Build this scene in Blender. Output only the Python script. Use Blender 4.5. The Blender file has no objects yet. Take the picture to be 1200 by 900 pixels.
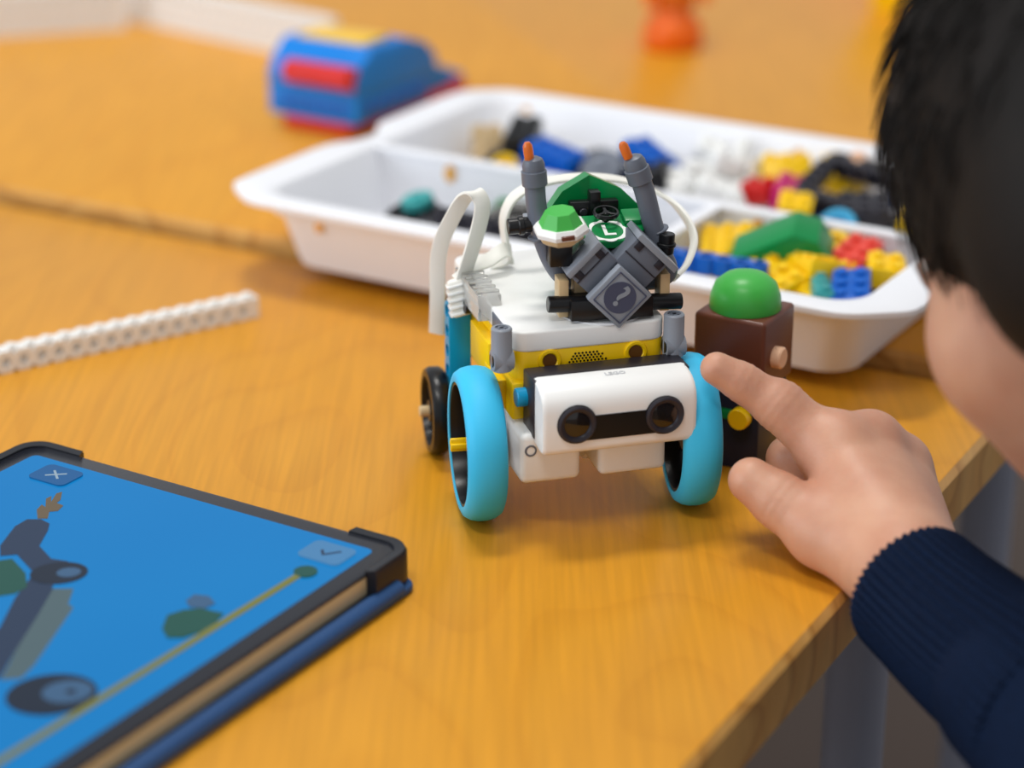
import bpy, bmesh, math, random
import numpy as np
from mathutils import Vector, Matrix

random.seed(7)
sc = bpy.context.scene
col = sc.collection
S = 0.001                      # all modelling below is in millimetres
R_ = math.radians

# ------------------------------------------------------------------ camera
cam_d = bpy.data.cameras.new('camera')
cam = bpy.data.objects.new('camera', cam_d)
col.objects.link(cam)
cam.location = (0, 0, 0.346)
cam.rotation_euler = (R_(68), 0, 0)
cam_d.sensor_width = 36
cam_d.lens = 78
cam_d.clip_start = 0.01
cam_d.dof.use_dof = True
cam_d.dof.focus_distance = 0.795
cam_d.dof.aperture_fstop = 4.4
sc.camera = cam

# ------------------------------------------------------------------ light
world = bpy.data.worlds.new('room_light')
sc.world = world
world.use_nodes = True
wn = world.node_tree.nodes
wn['Background'].inputs['Color'].default_value = (0.93, 0.96, 1.0, 1)
wn['Background'].inputs['Strength'].default_value = 0.50

def area(name, loc, target, sx, sy, power, colr):
    l = bpy.data.lights.new(name, 'AREA')
    l.shape = 'RECTANGLE'; l.size = sx; l.size_y = sy; l.energy = power; l.color = colr
    o = bpy.data.objects.new(name, l); col.objects.link(o)
    o.location = loc
    o.rotation_euler = (Vector(target) - Vector(loc)).to_track_quat('-Z', 'Y').to_euler()
    return o
area('near_fill_light', (-0.45, -0.35, 2.2), (0, 0.5, 0), 0.9, 0.3, 15, (1.0, 0.97, 0.92))  # extra overhead fill, added to brighten the near table
area('ceiling_lamp_light', (-0.20, 1.25, 2.2), (0, 0.60, 0), 0.6, 0.3, 22, (1.0, 0.97, 0.92))
area('window_light', (-2.5, 0.0, 0.75), (0, 0.7, 0), 2.2, 1.3, 36, (0.86, 0.93, 1.0))

sc.view_settings.view_transform = 'Standard'
sc.view_settings.look = 'None'
sc.view_settings.exposure = 0.06
sc.view_settings.gamma = 1
sc.view_settings.use_curve_mapping = False

# ------------------------------------------------------------------ materials
MATS = {}
def srgb(r, g, b):
    f = lambda c: (c/255/12.92) if c/255 <= 0.04045 else ((c/255+0.055)/1.055)**2.4
    return (f(r), f(g), f(b))
def plastic(name, rgb, rough=0.32, var=0.06, spec=0.36, trans=0.0, bump=0.0, sss=0.0, coat=0.0, metal=0.0, nscale=60):
    if name in MATS: return MATS[name]
    m = bpy.data.materials.new(name); m.use_nodes = True
    nt = m.node_tree; b = nt.nodes['Principled BSDF']
    c = srgb(*rgb)
    tc = nt.nodes.new('ShaderNodeTexCoord')
    nz = nt.nodes.new('ShaderNodeTexNoise'); nz.inputs['Scale'].default_value = nscale; nz.inputs['Detail'].default_value = 3
    nt.links.new(tc.outputs['Object'], nz.inputs['Vector'])
    mx = nt.nodes.new('ShaderNodeMix'); mx.data_type = 'RGBA'
    mx.inputs[6].default_value = (*[x*(1-var) for x in c], 1)
    mx.inputs[7].default_value = (*[min(1, x*(1+var)) for x in c], 1)
    nt.links.new(nz.outputs['Fac'], mx.inputs[0])
    nt.links.new(mx.outputs[2], b.inputs['Base Color'])
    b.inputs['Roughness'].default_value = rough
    b.inputs['Specular IOR Level'].default_value = spec
    b.inputs['Transmission Weight'].default_value = trans
    b.inputs['Metallic'].default_value = metal
    if coat: b.inputs['Coat Weight'].default_value = coat
    if sss:
        b.inputs['Subsurface Weight'].default_value = sss
        b.inputs['Subsurface Radius'].default_value = (1.0, 0.35, 0.2)
        b.inputs['Subsurface Scale'].default_value = 0.004
    if bump:
        n2 = nt.nodes.new('ShaderNodeTexNoise'); n2.inputs['Scale'].default_value = 900; n2.inputs['Detail'].default_value = 2
        nt.links.new(tc.outputs['Object'], n2.inputs['Vector'])
        bp = nt.nodes.new('ShaderNodeBump'); bp.inputs['Strength'].default_value = bump; bp.inputs['Distance'].default_value = 0.0004
        nt.links.new(n2.outputs['Fac'], bp.inputs['Height']); nt.links.new(bp.outputs['Normal'], b.inputs['Normal'])
    MATS[name] = m
    return m
WHITE = plastic('white_plastic', (240, 240, 238), 0.35, 0.01)
TRAYW = plastic('tray_white_plastic', (234, 235, 240), 0.42, 0.01)
YEL = plastic('yellow_plastic', (245, 200, 10), 0.3, 0.02)
AZ = plastic('azure_rubber', (56, 190, 236), 0.55, 0.03, 0.35)
AZP = plastic('azure_plastic', (8, 150, 200), 0.3, 0.03)
BLACK = plastic('black_plastic', (18, 18, 20), 0.3, 0.1)
DBLK = plastic('dark_charcoal_plastic', (42, 40, 48), 0.38, 0.05)
GREY = plastic('light_grey_plastic', (140, 146, 156), 0.35, 0.04)
DGREY = plastic('dark_grey_plastic', (104, 110, 122), 0.38, 0.05)
GREEN = plastic('green_plastic', (0, 130, 66), 0.3, 0.04)
LGREEN = plastic('bright_green_plastic', (70, 180, 75), 0.35, 0.03)
TAN = plastic('tan_plastic', (205, 178, 135), 0.4, 0.04)
RED = plastic('red_plastic', (205, 32, 28), 0.3, 0.04)
CORAL = plastic('coral_plastic', (232, 76, 62), 0.32, 0.04)
BLUE = plastic('blue_plastic', (0, 92, 190), 0.3, 0.04)
MBLUE = plastic('medium_blue_plastic', (0, 126, 218), 0.45, 0.04)
DBLUE = plastic('dark_blue_plastic', (24, 50, 92), 0.35, 0.05)
NAVY = plastic('navy_plastic', (22, 28, 48), 0.4, 0.05)
BROWN = plastic('brown_plastic', (104, 58, 42), 0.35, 0.05)
ORANGE = plastic('orange_plastic', (235, 105, 15), 0.3, 0.04)
TORANGE = plastic('translucent_orange', (244, 128, 48), 0.15, 0.03, trans=0.35)
MAG = plastic('magenta_plastic', (195, 25, 110), 0.32, 0.04)
TEAL = plastic('teal_plastic', (60, 160, 160), 0.35, 0.04)
CYAN = plastic('cyan_plastic', (40, 160, 205), 0.35, 0.04)
PEACH = plastic('peach_plastic', (236, 190, 155), 0.4, 0.03)
CLEAR = plastic('clear_plastic', (250, 250, 248), 0.08, 0.0, trans=0.92)
CABLE = plastic('cable_white', (236, 234, 226), 0.45, 0.02)
AMBER = plastic('amber_print', (228, 168, 70), 0.5, 0.03)
LETTER = plastic('pale_grey_print', (196, 198, 202), 0.5, 0.02)
WPRINT = plastic('white_print', (244, 248, 244), 0.5, 0.01)
DISCP = plastic('slate_print', (70, 74, 96), 0.45, 0.04)
LENS = plastic('lens_glass_dark', (30, 26, 24), 0.12, 0.1, coat=0.6)
STEEL = plastic('grey_painted_steel', (128, 133, 148), 0.4, 0.03)
DSTEEL = plastic('dark_painted_steel', (52, 52, 60), 0.45, 0.03, metal=0.2)

def wood(name, base, dark, pale, rough=0.3, angle=58):
    m = bpy.data.materials.new(name); m.use_nodes = True
    nt = m.node_tree; L = nt.links; b = nt.nodes['Principled BSDF']
    tc = nt.nodes.new('ShaderNodeTexCoord')
    mp = nt.nodes.new('ShaderNodeMapping'); mp.inputs['Rotation'].default_value = (0, 0, R_(-29))
    L.new(tc.outputs['Object'], mp.inputs['Vector'])
    # wavy growth rings, stretched along the boards
    wv = nt.nodes.new('ShaderNodeTexNoise'); wv.inputs['Scale'].default_value = 6.5; wv.inputs['Detail'].default_value = 1.5
    m2 = nt.nodes.new('ShaderNodeMapping'); m2.inputs['Scale'].default_value = (1.0, 0.33, 1)
    L.new(mp.outputs['Vector'], m2.inputs['Vector']); L.new(m2.outputs['Vector'], wv.inputs['Vector'])
    mul = nt.nodes.new('ShaderNodeMath'); mul.operation = 'MULTIPLY'; mul.inputs[1].default_value = 22
    fr = nt.nodes.new('ShaderNodeMath'); fr.operation = 'FRACT'
    L.new(wv.outputs['Fac'], mul.inputs[0]); L.new(mul.outputs[0], fr.inputs[0])
    r1 = nt.nodes.new('ShaderNodeValToRGB')
    r1.color_ramp.elements[0].color = (*srgb(*base), 1); r1.color_ramp.elements[0].position = 0
    r1.color_ramp.elements[1].color = (*srgb(*dark), 1); r1.color_ramp.elements[1].position = 0.97
    e = r1.color_ramp.elements.new(0.7); e.color = (*srgb(*pale), 1)
    e = r1.color_ramp.elements.new(1.0); e.color = (*srgb(*base), 1)
    L.new(fr.outputs[0], r1.inputs[0])
    # fine fibres
    m3 = nt.nodes.new('ShaderNodeMapping'); m3.inputs['Scale'].default_value = (420, 14, 60)
    L.new(mp.outputs['Vector'], m3.inputs['Vector'])
    fb = nt.nodes.new('ShaderNodeTexNoise'); fb.inputs['Scale'].default_value = 1; fb.inputs['Detail'].default_value = 4
    L.new(m3.outputs['Vector'], fb.inputs['Vector'])
    mx = nt.nodes.new('ShaderNodeMix'); mx.data_type = 'RGBA'; mx.blend_type = 'MULTIPLY'
    rr = nt.nodes.new('ShaderNodeMapRange'); rr.inputs[1].default_value = 0.3; rr.inputs[2].default_value = 0.7
    rr.inputs[3].default_value = 0.88; rr.inputs[4].default_value = 1.04
    L.new(fb.outputs['Fac'], rr.inputs[0])
    mx.inputs[0].default_value = 1.0
    L.new(r1.outputs[0], mx.inputs[6]); L.new(rr.outputs[0], mx.inputs[7])
    # large soft tone change
    ln = nt.nodes.new('ShaderNodeTexNoise'); ln.inputs['Scale'].default_value = 3.0
    L.new(mp.outputs['Vector'], ln.inputs['Vector'])
    r2 = nt.nodes.new('ShaderNodeMapRange'); r2.inputs[3].default_value = 0.9; r2.inputs[4].default_value = 1.08
    L.new(ln.outputs['Fac'], r2.inputs[0])
    mx2 = nt.nodes.new('ShaderNodeMix'); mx2.data_type = 'RGBA'; mx2.blend_type = 'MULTIPLY'; mx2.inputs[0].default_value = 1
    L.new(mx.outputs[2], mx2.inputs[6]); L.new(r2.outputs[0], mx2.inputs[7])
    L.new(mx2.outputs[2], b.inputs['Base Color'])
    b.inputs['Roughness'].default_value = rough; b.inputs['Specular IOR Level'].default_value = 0.36
    bp = nt.nodes.new('ShaderNodeBump'); bp.inputs['Strength'].default_value = 0.08; bp.inputs['Distance'].default_value = 0.0003
    L.new(fb.outputs['Fac'], bp.inputs['Height']); L.new(bp.outputs['Normal'], b.inputs['Normal'])
    return m
WOOD = wood('beech_laminate', (222, 153, 36), (217, 148, 33), (223, 155, 38), 0.36)
EDGE = wood('beech_edge_band', (204, 150, 78), (180, 126, 60), (214, 164, 92), 0.4)

# ------------------------------------------------------------------ mesh helpers
def T(x=0, y=0, z=0, rx=0, ry=0, rz=0):
    return Matrix.Translation((x, y, z)) @ Matrix.Rotation(R_(rz), 4, 'Z') @ Matrix.Rotation(R_(ry), 4, 'Y') @ Matrix.Rotation(R_(rx), 4, 'X')
def frame(o, z, x=(1, 0, 0)):
    z = Vector(z).normalized(); x = Vector(x); x = (x - z*x.dot(z)).normalized(); y = z.cross(x)
    m = Matrix((x, y, z)).transposed().to_4x4(); m.translation = Vector(o); return m
class MB:
    def __init__(self, base=None):
        self.bm = bmesh.new(); self.base = base or Matrix.Identity(4)
    def _merge(self, b2, M):
        me = bpy.data.meshes.new('t'); b2.to_mesh(me); b2.free()
        me.transform(M); self.bm.from_mesh(me); bpy.data.meshes.remove(me)
    def box(self, c, s, bev=0.4, M=None, seg=2, taper=None):
        b = bmesh.new(); bmesh.ops.create_cube(b, size=1)
        for v in b.verts:
            v.co = Vector((v.co.x*s[0], v.co.y*s[1], v.co.z*s[2]))
            if taper and v.co.z > 0: v.co.x *= taper[0]; v.co.y *= taper[1]
        if bev: bmesh.ops.bevel(b, geom=b.edges[:], offset=bev, segments=seg, affect='EDGES', profile=0.5)
        self._merge(b, (M or Matrix.Identity(4)) @ Matrix.Translation(c)); return self
    def lathe(self, prof, M=None, seg=24, closed=False):
        b = bmesh.new(); rings = []
        for r, z in prof:
            if r < 1e-6: rings.append([b.verts.new((0, 0, z))])
            else: rings.append([b.verts.new((r*math.cos(2*math.pi*i/seg), r*math.sin(2*math.pi*i/seg), z)) for i in range(seg)])
        prs = list(zip(rings[:-1], rings[1:]))
        if closed: prs.append((rings[-1], rings[0]))
        for A, B in prs:
            for i in range(seg):
                j = (i+1) % seg
                q = [A[i % len(A)], A[j % len(A)], B[j % len(B)], B[i % len(B)]]
                u = []
                for v in q:
                    if v not in u: u.append(v)
                if len(u) > 2:
                    try: b.faces.new(u)
                    except ValueError: pass
        self._merge(b, M or Matrix.Identity(4)); return self
    def cyl(self, p0, p1, r, r1=None, seg=20, bev=0.3):
        p0, p1 = Vector(p0), Vector(p1); L = (p1-p0).length; r1 = r if r1 is None else r1
        ax = (1, 0, 0) if abs((p1-p0).normalized().x) < 0.9 else (0, 1, 0)
        bv = min(bev, L*0.4)
        return self.lathe([(0, 0), (r-bv, 0), (r, bv), (r1, L-bv), (r1-bv, L), (0, L)], frame(p0, p1-p0, ax), seg)
    def prism(self, pts, z0, z1, M=None, bev=0.0, seg=2):
        b = bmesh.new()
        vs = [b.verts.new((x, y, z0)) for x, y in pts]
        f = b.faces.new(vs)
        r = bmesh.ops.extrude_face_region(b, geom=[f])
        for v in r['geom']:
            if isinstance(v, bmesh.types.BMVert): v.co.z = z1
        bmesh.ops.recalc_face_normals(b, faces=b.faces[:])
        if bev:
            es = [e for e in b.edges if abs(e.verts[0].co.z-e.verts[1].co.z) < 1e-6]
            bmesh.ops.bevel(b, geom=es, offset=bev, segments=seg, affect='EDGES', profile=0.5)
        self._merge(b, M or Matrix.Identity(4)); return self
    def tube(self, path, r, seg=12, cap=True, flat=None):
        """sweep; r number or list; flat=(w,t,ref) sweeps a flat rounded ribbon"""
        b = bmesh.new(); n = len(path); path = [Vector(p) for p in path]
        rings = []; px = None
        for i, p in enumerate(path):
            t = (path[min(i+1, n-1)]-path[max(i-1, 0)]).normalized()
            if flat and callable(flat[2]): x = Vector(flat[2](i/(n-1)))
            elif flat: x = Vector(flat[2])
            elif px is None: x = Vector((1, 0, 0)) if abs(t.x) < 0.8 else Vector((0, 1, 0))
            else: x = px
            x = (x - t*x.dot(t)).normalized(); px = x; y = t.cross(x)
            rr = r[i] if isinstance(r, (list, tuple)) else r
            ring = []
            for k in range(seg):
                a = 2*math.pi*k/seg
                if flat:
                    ca, sa = math.cos(a), math.sin(a)
                    cx = math.copysign(abs(ca)**0.35, ca)*flat[0]/2; cy = math.copysign(abs(sa)**0.6, sa)*flat[1]/2
                else: cx, cy = rr*math.cos(a), rr*math.sin(a)
                ring.append(b.verts.new(p + x*cx + y*cy))
            rings.append(ring)
        for A, B in zip(rings[:-1], rings[1:]):
            for k in range(seg):
                j = (k+1) % seg; b.faces.new((A[k], A[j], B[j], B[k]))
        if cap: b.faces.new(rings[0][::-1]); b.faces.new(rings[-1])
        self._merge(b, Matrix.Identity(4)); return self
    def loops(self, loops, cap0=True, cap1=True, closed=False):
        b = bmesh.new(); rr = [[b.verts.new(p) for p in lp] for lp in loops]; n = len(rr[0])
        prs = list(zip(rr[:-1], rr[1:])) + ([(rr[-1], rr[0])] if closed else [])
        for A, B in prs:
            for k in range(n):
                j = (k+1) % n; b.faces.new((A[k], A[j], B[j], B[k]))
        if cap0 and not closed: b.faces.new(rr[0][::-1])
        if cap1 and not closed: b.faces.new(rr[-1])
        self._merge(b, Matrix.Identity(4)); return self
    def raw(self, verts, faces, M=None):
        b = bmesh.new(); vs = [b.verts.new(v) for v in verts]
        for f in faces: b.faces.new([vs[i] for i in f])
        bmesh.ops.recalc_face_normals(b, faces=b.faces[:])
        self._merge(b, M or Matrix.Identity(4)); return self
    def mesh(self, name, mat, ang=35, recalc=True):
        me = bpy.data.meshes.new(name)
        if recalc: bmesh.ops.recalc_face_normals(self.bm, faces=self.bm.faces[:])
        self.bm.to_mesh(me); self.bm.free()
        me.transform(Matrix.Scale(S, 4) @ self.base)
        me.polygons.foreach_set('use_smooth', [True]*len(me.polygons))
        me.set_sharp_from_angle(angle=R_(ang))
        me.materials.append(mat); me.update()
        return me
    def build(self, name, mat, parent=None, ang=35, label=None, recalc=True):
        o = bpy.data.objects.new(name, self.mesh(name, mat, ang, recalc)); col.objects.link(o)
        if parent: o.parent = parent
        if label: o['label'] = label
        return o
def tag(o, label, cat, group=None, kind=None):
    o['label'] = label; o['category'] = cat
    if group: o['group'] = group
    if kind: o['kind'] = kind
    return o
def empty(name, loc_mm, rz=0, label=None, cat=None, group=None):
    o = bpy.data.objects.new(name, None); col.objects.link(o); o.empty_display_size = 0.02
    o.location = Vector(loc_mm)*S; o.rotation_euler = (0, 0, R_(rz))
    if label: tag(o, label, cat, group)
    return o
def struct(o): o['kind'] = 'structure'; return o
def rrect(hx, hy, r, n=6, cx=0, cy=0):
    pts = []
    for qx, qy, a0 in ((1, 1, 0), (-1, 1, 90), (-1, -1, 180), (1, -1, 270)):
        for i in range(n+1):
            a = R_(a0 + 90*i/n)
            pts.append((cx+qx*(hx-r)+r*math.cos(a), cy+qy*(hy-r)+r*math.sin(a)))
    return pts
def spline(pts, n=10):
    """Catmull-Rom through the points"""
    P = [np.array(p, float) for p in pts]; P = [2*P[0]-P[1]]+P+[2*P[-1]-P[-2]]; out = []
    for i in range(1, len(P)-2):
        for k in range(n):
            t = k/n; a, b, c, d = P[i-1], P[i], P[i+1], P[i+2]
            out.append(tuple(0.5*((2*b)+(-a+c)*t+(2*a-5*b+4*c-d)*t*t+(-a+3*b-3*c+d)*t**3)))
    out.append(tuple(P[-2])); return out
def text_mesh(txt, size):
    cu = bpy.data.curves.new('txt', 'FONT'); cu.body = txt; cu.size = size
    cu.align_x = 'CENTER'; cu.align_y = 'CENTER'; cu.extrude = 0.06; cu.resolution_u = 4; cu.offset = size*0.02
    o = bpy.data.objects.new('txt', cu); col.objects.link(o)
    dg = bpy.context.evaluated_depsgraph_get()
    me = bpy.data.meshes.new_from_object(o.evaluated_get(dg))
    bpy.data.objects.remove(o); bpy.data.curves.remove(cu)
    return me
def text_obj(name, txt, size, M, mat, parent):
    me = text_mesh(txt, size); me.name = name
    me.transform(Matrix.Scale(S, 4) @ M); me.materials.clear(); me.materials.append(mat)
    o = bpy.data.objects.new(name, me); col.objects.link(o); o.parent = parent; return o

# ================================================================== SETTING
fl = MB().box((200, 900, -735), (5000, 5000, 20), 0).build('floor', plastic('brown_linoleum', (104, 86, 74), 0.5, 0.12, nscale=9))
struct(fl)

TROT = -29.0
ca, sa = math.cos(R_(TROT)), math.sin(R_(TROT))
def AB(a, b): return (a*ca - b*sa, a*sa + b*ca)      # table axes: a along the joint, b away from the front table
def make_table(name, a0, a1, b0, b1, ztop, label, legs):
    cx, cy = AB((a0+a1)/2, (b0+b1)/2)
    t = empty(name, (cx, cy, ztop-720), TROT, label, 'table', 'beech classroom tables pushed together')
    hx, hy = (a1-a0)/2, (b1-b0)/2
    MB(T(0, 0, 720)).prism(rrect(hx-2.2, hy-2.2, 10), -24, 0, bev=0.6).build('tabletop', WOOD, t)
    e = MB(T(0, 0, 720))
    o, i = rrect(hx, hy, 12), rrect(hx-2.2, hy-2.2, 10)
    o2 = rrect(hx-1.6, hy-1.6, 11)
    e.loops([[(x, y, -24.0) for x, y in i], [(x, y, -24) for x, y in o2], [(x, y, -22) for x, y in o], [(x, y, -2.5) for x, y in o],
             [(x, y, -0.6) for x, y in o2], [(x, y, 0.0) for x, y in i]], closed=True)
    e.build('edge_band', EDGE, t)
    for la, lb in legs:
        lx, ly = la-(a0+a1)/2, lb-(b0+b1)/2
        g = MB().cyl((lx, ly, 12), (lx, ly, 696), 12.5, seg=24).build('leg', STEEL, t)
        MB().cyl((lx, ly, 0), (lx, ly, 16), 14, seg=24, bev=1.5).build('foot_cap', BLACK, g)
    for sy in (-1, 1):
        MB().box((0, sy*(hy-60), 676), (2*hx-110, 25, 38), 2).build('apron_rail', DSTEEL, t)
    return t
A_END = -225
make_table('classroom_table', A_END-1400, A_END, 840-700, 840, 0,
           'nearer beech-topped table carrying the robot and the tablet', [(A_END-32, 748), (A_END-1368, 748), (A_END-32, 210), (A_END-1368, 210)])
make_table('classroom_table', A_END-1412, A_END-12, 847, 847+1300, 6,
           'farther beech-topped table carrying the white tray and blue brick model', [(A_END-45, 960), (A_END-1368, 960), (A_END-45, 2080), (A_END-1368, 2080)])

# ================================================================== WHITE SORTING TRAY
TRC = AB(-428, 906); TRR = -31.0; TRZ = 6.2
tray = empty('sorting_tray', (TRC[0], TRC[1], TRZ), TRR, 'large white plastic sorting tray full of loose toy bricks', 'tray')
HX, HY, TH = 160.0, 117.0, 36.0
def tl(hx, hy, r, z, lobe=0.0, cyo=0.0):
    out = []
    for x, y in rrect(hx, hy, r, 10, 0, cyo):
        dx = 0
        out.append((x+dx, y, z))
    return out
def dense(hx, hy, r, z, lobe=0.0):
    """rounded rectangle resampled evenly, with handle lobes on the short ends"""
    base = rrect(hx, hy, r, 10); n = len(base); pts = []
    for i in range(n):
        a, b = base[i], base[(i+1) % n]; L = math.hypot(b[0]-a[0], b[1]-a[1]); k = max(1, int(L/6.0))
        for j in range(k): pts.append((a[0]+(b[0]-a[0])*j/k, a[1]+(b[1]-a[1])*j/k))
    out = []
    for x, y in pts:
        dx = 0; dy = 0
        if abs(x) > hx-r*0.6 and lobe:
            w = 0
            for c in (-58, 58):
                u = abs(y-c)/46.0
                w = max(w, 1/(1+math.exp((u-1)*14)))
            dx = math.copysign(lobe*w, x)
        out.append((x+dx, y, z))
    return out
def matched(hx, hy, r, z, lobe, ref):
    """same vertex count as ref: radial parametrisation of the same rounded rectangle"""
    return dense(hx, hy, r, z, lobe)
N0 = len(dense(HX, HY, 20, 0))
def ring(hx, hy, r, z, lobe=0.0):
    b = dense(HX, HY, 20, 0)          # template parameters
    out = []
    for x, y, _ in b:
        sx, sy = (HX-20), (HY-20)
        cx = max(-sx, min(sx, x)); cy = max(-sy, min(sy, y))
        dx, dy = x-cx, y-cy
        nx = cx/sx*(hx-r) + dx/20*r if sx else 0
        ny = cy/sy*(hy-r) + dy/20*r
        ex = 0
        if lobe and abs(x) > HX-12:
            w = max(1/(1+math.exp((abs(ny-c)/44.0-1)*13)) for c in (-60, 60))
            ex = math.copysign(lobe*w, x)
        out.append((nx+ex, ny, z))
    return out
tb = MB()
tb.loops([ring(137, 91, 13, 0.0), ring(141, 95, 15, 1.2), ring(142, 96, 15, 4), ring(146.5, 101.5, 15, 26), ring(149, 105, 15, 27.5), ring(150, 106, 15, 33),
          ring(157, 114, 22, 33.6, 9), ring(160, 117, 20, 34.4, 11), ring(160, 117, 20, 36.6, 11), ring(158, 115, 20, 37.8, 10),
          ring(152, 109, 20, 37.8), ring(148, 104.5, 16, 37.0), ring(146.5, 103, 15, 35), ring(139, 93, 14, 5.2), ring(136, 90, 12, 3.2)])
tb.build('tray_shell', TRAYW, tray, ang=40)
def wall(p0, p1, th0, th1, h, name):
    d = Vector((p1[0]-p0[0], p1[1]-p0[1], 0)); L = d.length; M = frame(((p0[0]+p1[0])/2, (p0[1]+p1[1])/2, 0), (0, 0, 1), d)
    m = MB(); pr = [(-th0/2, 3), (-th1/2, h-2.5), (-th1/2-1.6, h-1.6), (-th1/2-1.2, h-0.3), (0, h), (th1/2+1.2, h-0.3), (th1/2+1.6, h-1.6), (th1/2, h-2.5), (th0/2, 3)]
    lo = [[M @ Vector((sx*(L/2-(0 if z > 20 else 5)), y, z)) for y, z in pr] for sx in (-1, 1)]
    m.loops(lo); return m.build(name, TRAYW, tray, ang=40)
wall((-148, -10), (148, -10), 9, 4, 37.2, 'divider')
wall((40, -104), (40, -12), 9, 4, 36.6, 'divider')
for i, (x, y, ny) in enumerate([(-103, -13.3, -1), (-128, 102.0, -1), (62, -13.3, -1), (30, 102.0, -1)]):
    m = MB().lathe([(0, 0), (3.6, 0), (3.6, 0.5), (0, 0.6)], T(x, y, 29.5, rx=90) @ Matrix.Diagonal((0.85, 1.2, 1, 1)), 16)
    m.build('oval_mark', AMBER, tray)
MB().lathe([(0, 0), (3.0, 0), (3.0, 0.5), (0, 0.6)], T(-118, -101.6, 26.5, rx=80) @ Matrix.Diagonal((0.8, 1.7, 1, 1)), 16).build('oval_mark', AMBER, tray)
for i, (x, c) in enumerate(((44, DBLUE), (56, GREEN), (70, DBLUE), (84, TAN), (96, NAVY), (108, MAG))):
    MB().lathe([(0, 0), (3.0, 0), (2.6, 0.4), (0, 0.5)], T(x, 100.6, 26, rx=84), 14).build('printed_dot', c, tray)

# ================================================================== LOOSE PIECES
MESH = {}
def cached(key, fn):
    if key not in MESH: MESH[key] = fn()
    return MESH[key]
def m_brick(nx, ny, h, mat):
    def f():
        m = MB().box((0, 0, h/2), (nx*8-0.2, ny*8-0.2, h), 0.35)
        for i in range(nx):
            for j in range(ny):
                m.cyl(((i-(nx-1)/2)*8, (j-(ny-1)/2)*8, h-0.2), ((i-(nx-1)/2)*8, (j-(ny-1)/2)*8, h+1.8), 2.45, seg=14, bev=0.25)
        return m.mesh('brick', mat)
    return cached(('brick', nx, ny, h, mat.name), f)
def holed(m, n, w=7.8, t=7.8, r=2.5, round_ends=True, seg=16, M=None):
    """technic liftarm: n holes along x, thickness t along z"""
    b = bmesh.new(); M = M or Matrix.Identity(4)
    for s in (0, 1):
        pass
    top, bot = {}, {}
    def V(x, y, z): return b.verts.new((x, y, z))
    for k in range(n):
        cx = (k-(n-1)/2)*8
        sq, ci = [], []
        for i in range(seg):
            a = 2*math.pi*(i+0.5)/seg; c, s_ = math.cos(a), math.sin(a)
            if round_ends and ((k == 0 and c < 0) or (k == n-1 and c > 0)): px, py = c*w/2, s_*w/2
            else:
                q = max(abs(c), abs(s_)); px, py = c/q*4.0, s_/q*w/2
            sq.append((cx+px, py)); ci.append((cx+c*r, s_*r))
        T1 = [V(x, y, t/2) for x, y in sq]; B1 = [V(x, y, -t/2) for x, y in sq]
        T2 = [V(x, y, t/2) for x, y in ci]; B2 = [V(x, y, -t/2) for x, y in ci]
        for i in range(seg):
            j = (i+1) % seg
            b.faces.new((T1[i], T1[j], T2[j], T2[i])); b.faces.new((B1[j], B1[i], B2[i], B2[j])); b.faces.new((T2[i], T2[j], B2[j], B2[i]))
            # outer wall, skipping the seam between neighbours
            xm = (sq[i][0]+sq[j][0])/2-cx
            inner = (abs(abs(sq[i][0]-cx)-4) < 1e-6 and abs(abs(sq[j][0]-cx)-4) < 1e-6)
            if inner and ((xm > 0 and k < n-1) or (xm < 0 and k > 0)): continue
            b.faces.new((T1[j], T1[i], B1[i], B1[j]))
    bmesh.ops.remove_doubles(b, verts=b.verts[:], dist=0.001)
    m._merge(b, M); return m
def m_beam(n, mat): return cached(('beam', n, mat.name), lambda: holed(MB(T(0, 0, 3.9)), n).mesh('beam', mat))
def m_tyre(R, w, mat): return cached(('tyre', R, w, mat.name), lambda: MB(T(0, 0, w/2)).lathe(
    [(R*0.62, -w/2), (R*0.92, -w/2), (R, -w*0.28), (R, w*0.28), (R*0.92, w/2), (R*0.62, w/2), (R*0.58, w*0.2), (R*0.3, w*0.15), (R*0.3, w*0.45), (R*0.14, w*0.45), (R*0.14, -w*0.45), (R*0.3, -w*0.45), (R*0.3, -w*0.15), (R*0.58, -w*0.2)], seg=28, closed=True).mesh('wheel', mat))
def m_pin(L, mat):
    def f():
        m = MB(T(0, 0, 2.8, ry=90)); m.lathe([(0, -L/2), (2.2, -L/2), (2.5, -L/2+0.6), (2.4, -L/2+1), (2.4, -0.6), (2.9, -0.5), (2.9, 0.5), (2.4, 0.6), (2.4, L/2-1), (2.5, L/2-0.6), (2.2, L/2), (0, L/2)], seg=12); return m.mesh('pin', mat)
    return cached(('pin', L, mat.name), f)
def m_gear(R, mat):
    def f():
        n = int(R*2); pts = []
        for i in range(n*4):
            a = 2*math.pi*i/(n*4); r = R if i % 4 in (0, 1) else R*0.86
            pts.append((r*math.cos(a), r*math.sin(a)))
        m = MB(); m.prism(pts, 0, 4); m.cyl((0, 0, -1), (0, 0, 5.5), R*0.35, seg=12); return MB.mesh(m, 'gear', mat)
    return cached(('gear', R, mat.name), f)
def m_slope(nx, ny, h, mat):
    def f():
        w, d = nx*8-0.2, ny*8-0.2
        m = MB().prism([(-d/2, 0), (d/2, 0), (d/2, h), (d/2-7.5, h), (-d/2, h*0.25)], -w/2, w/2, Matrix(((0, 0, 1, 0), (1, 0, 0, 0), (0, 1, 0, 0), (0, 0, 0, 1))), bev=0.4)
        for i in range(nx): m.cyl(((i-(nx-1)/2)*8, d/2-3.9, h-0.2), ((i-(nx-1)/2)*8, d/2-3.9, h+1.8), 2.45, seg=12, bev=0.2)
        return m.mesh('slope_brick', mat)
    return cached(('slope', nx, ny, h, mat.name), f)
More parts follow.
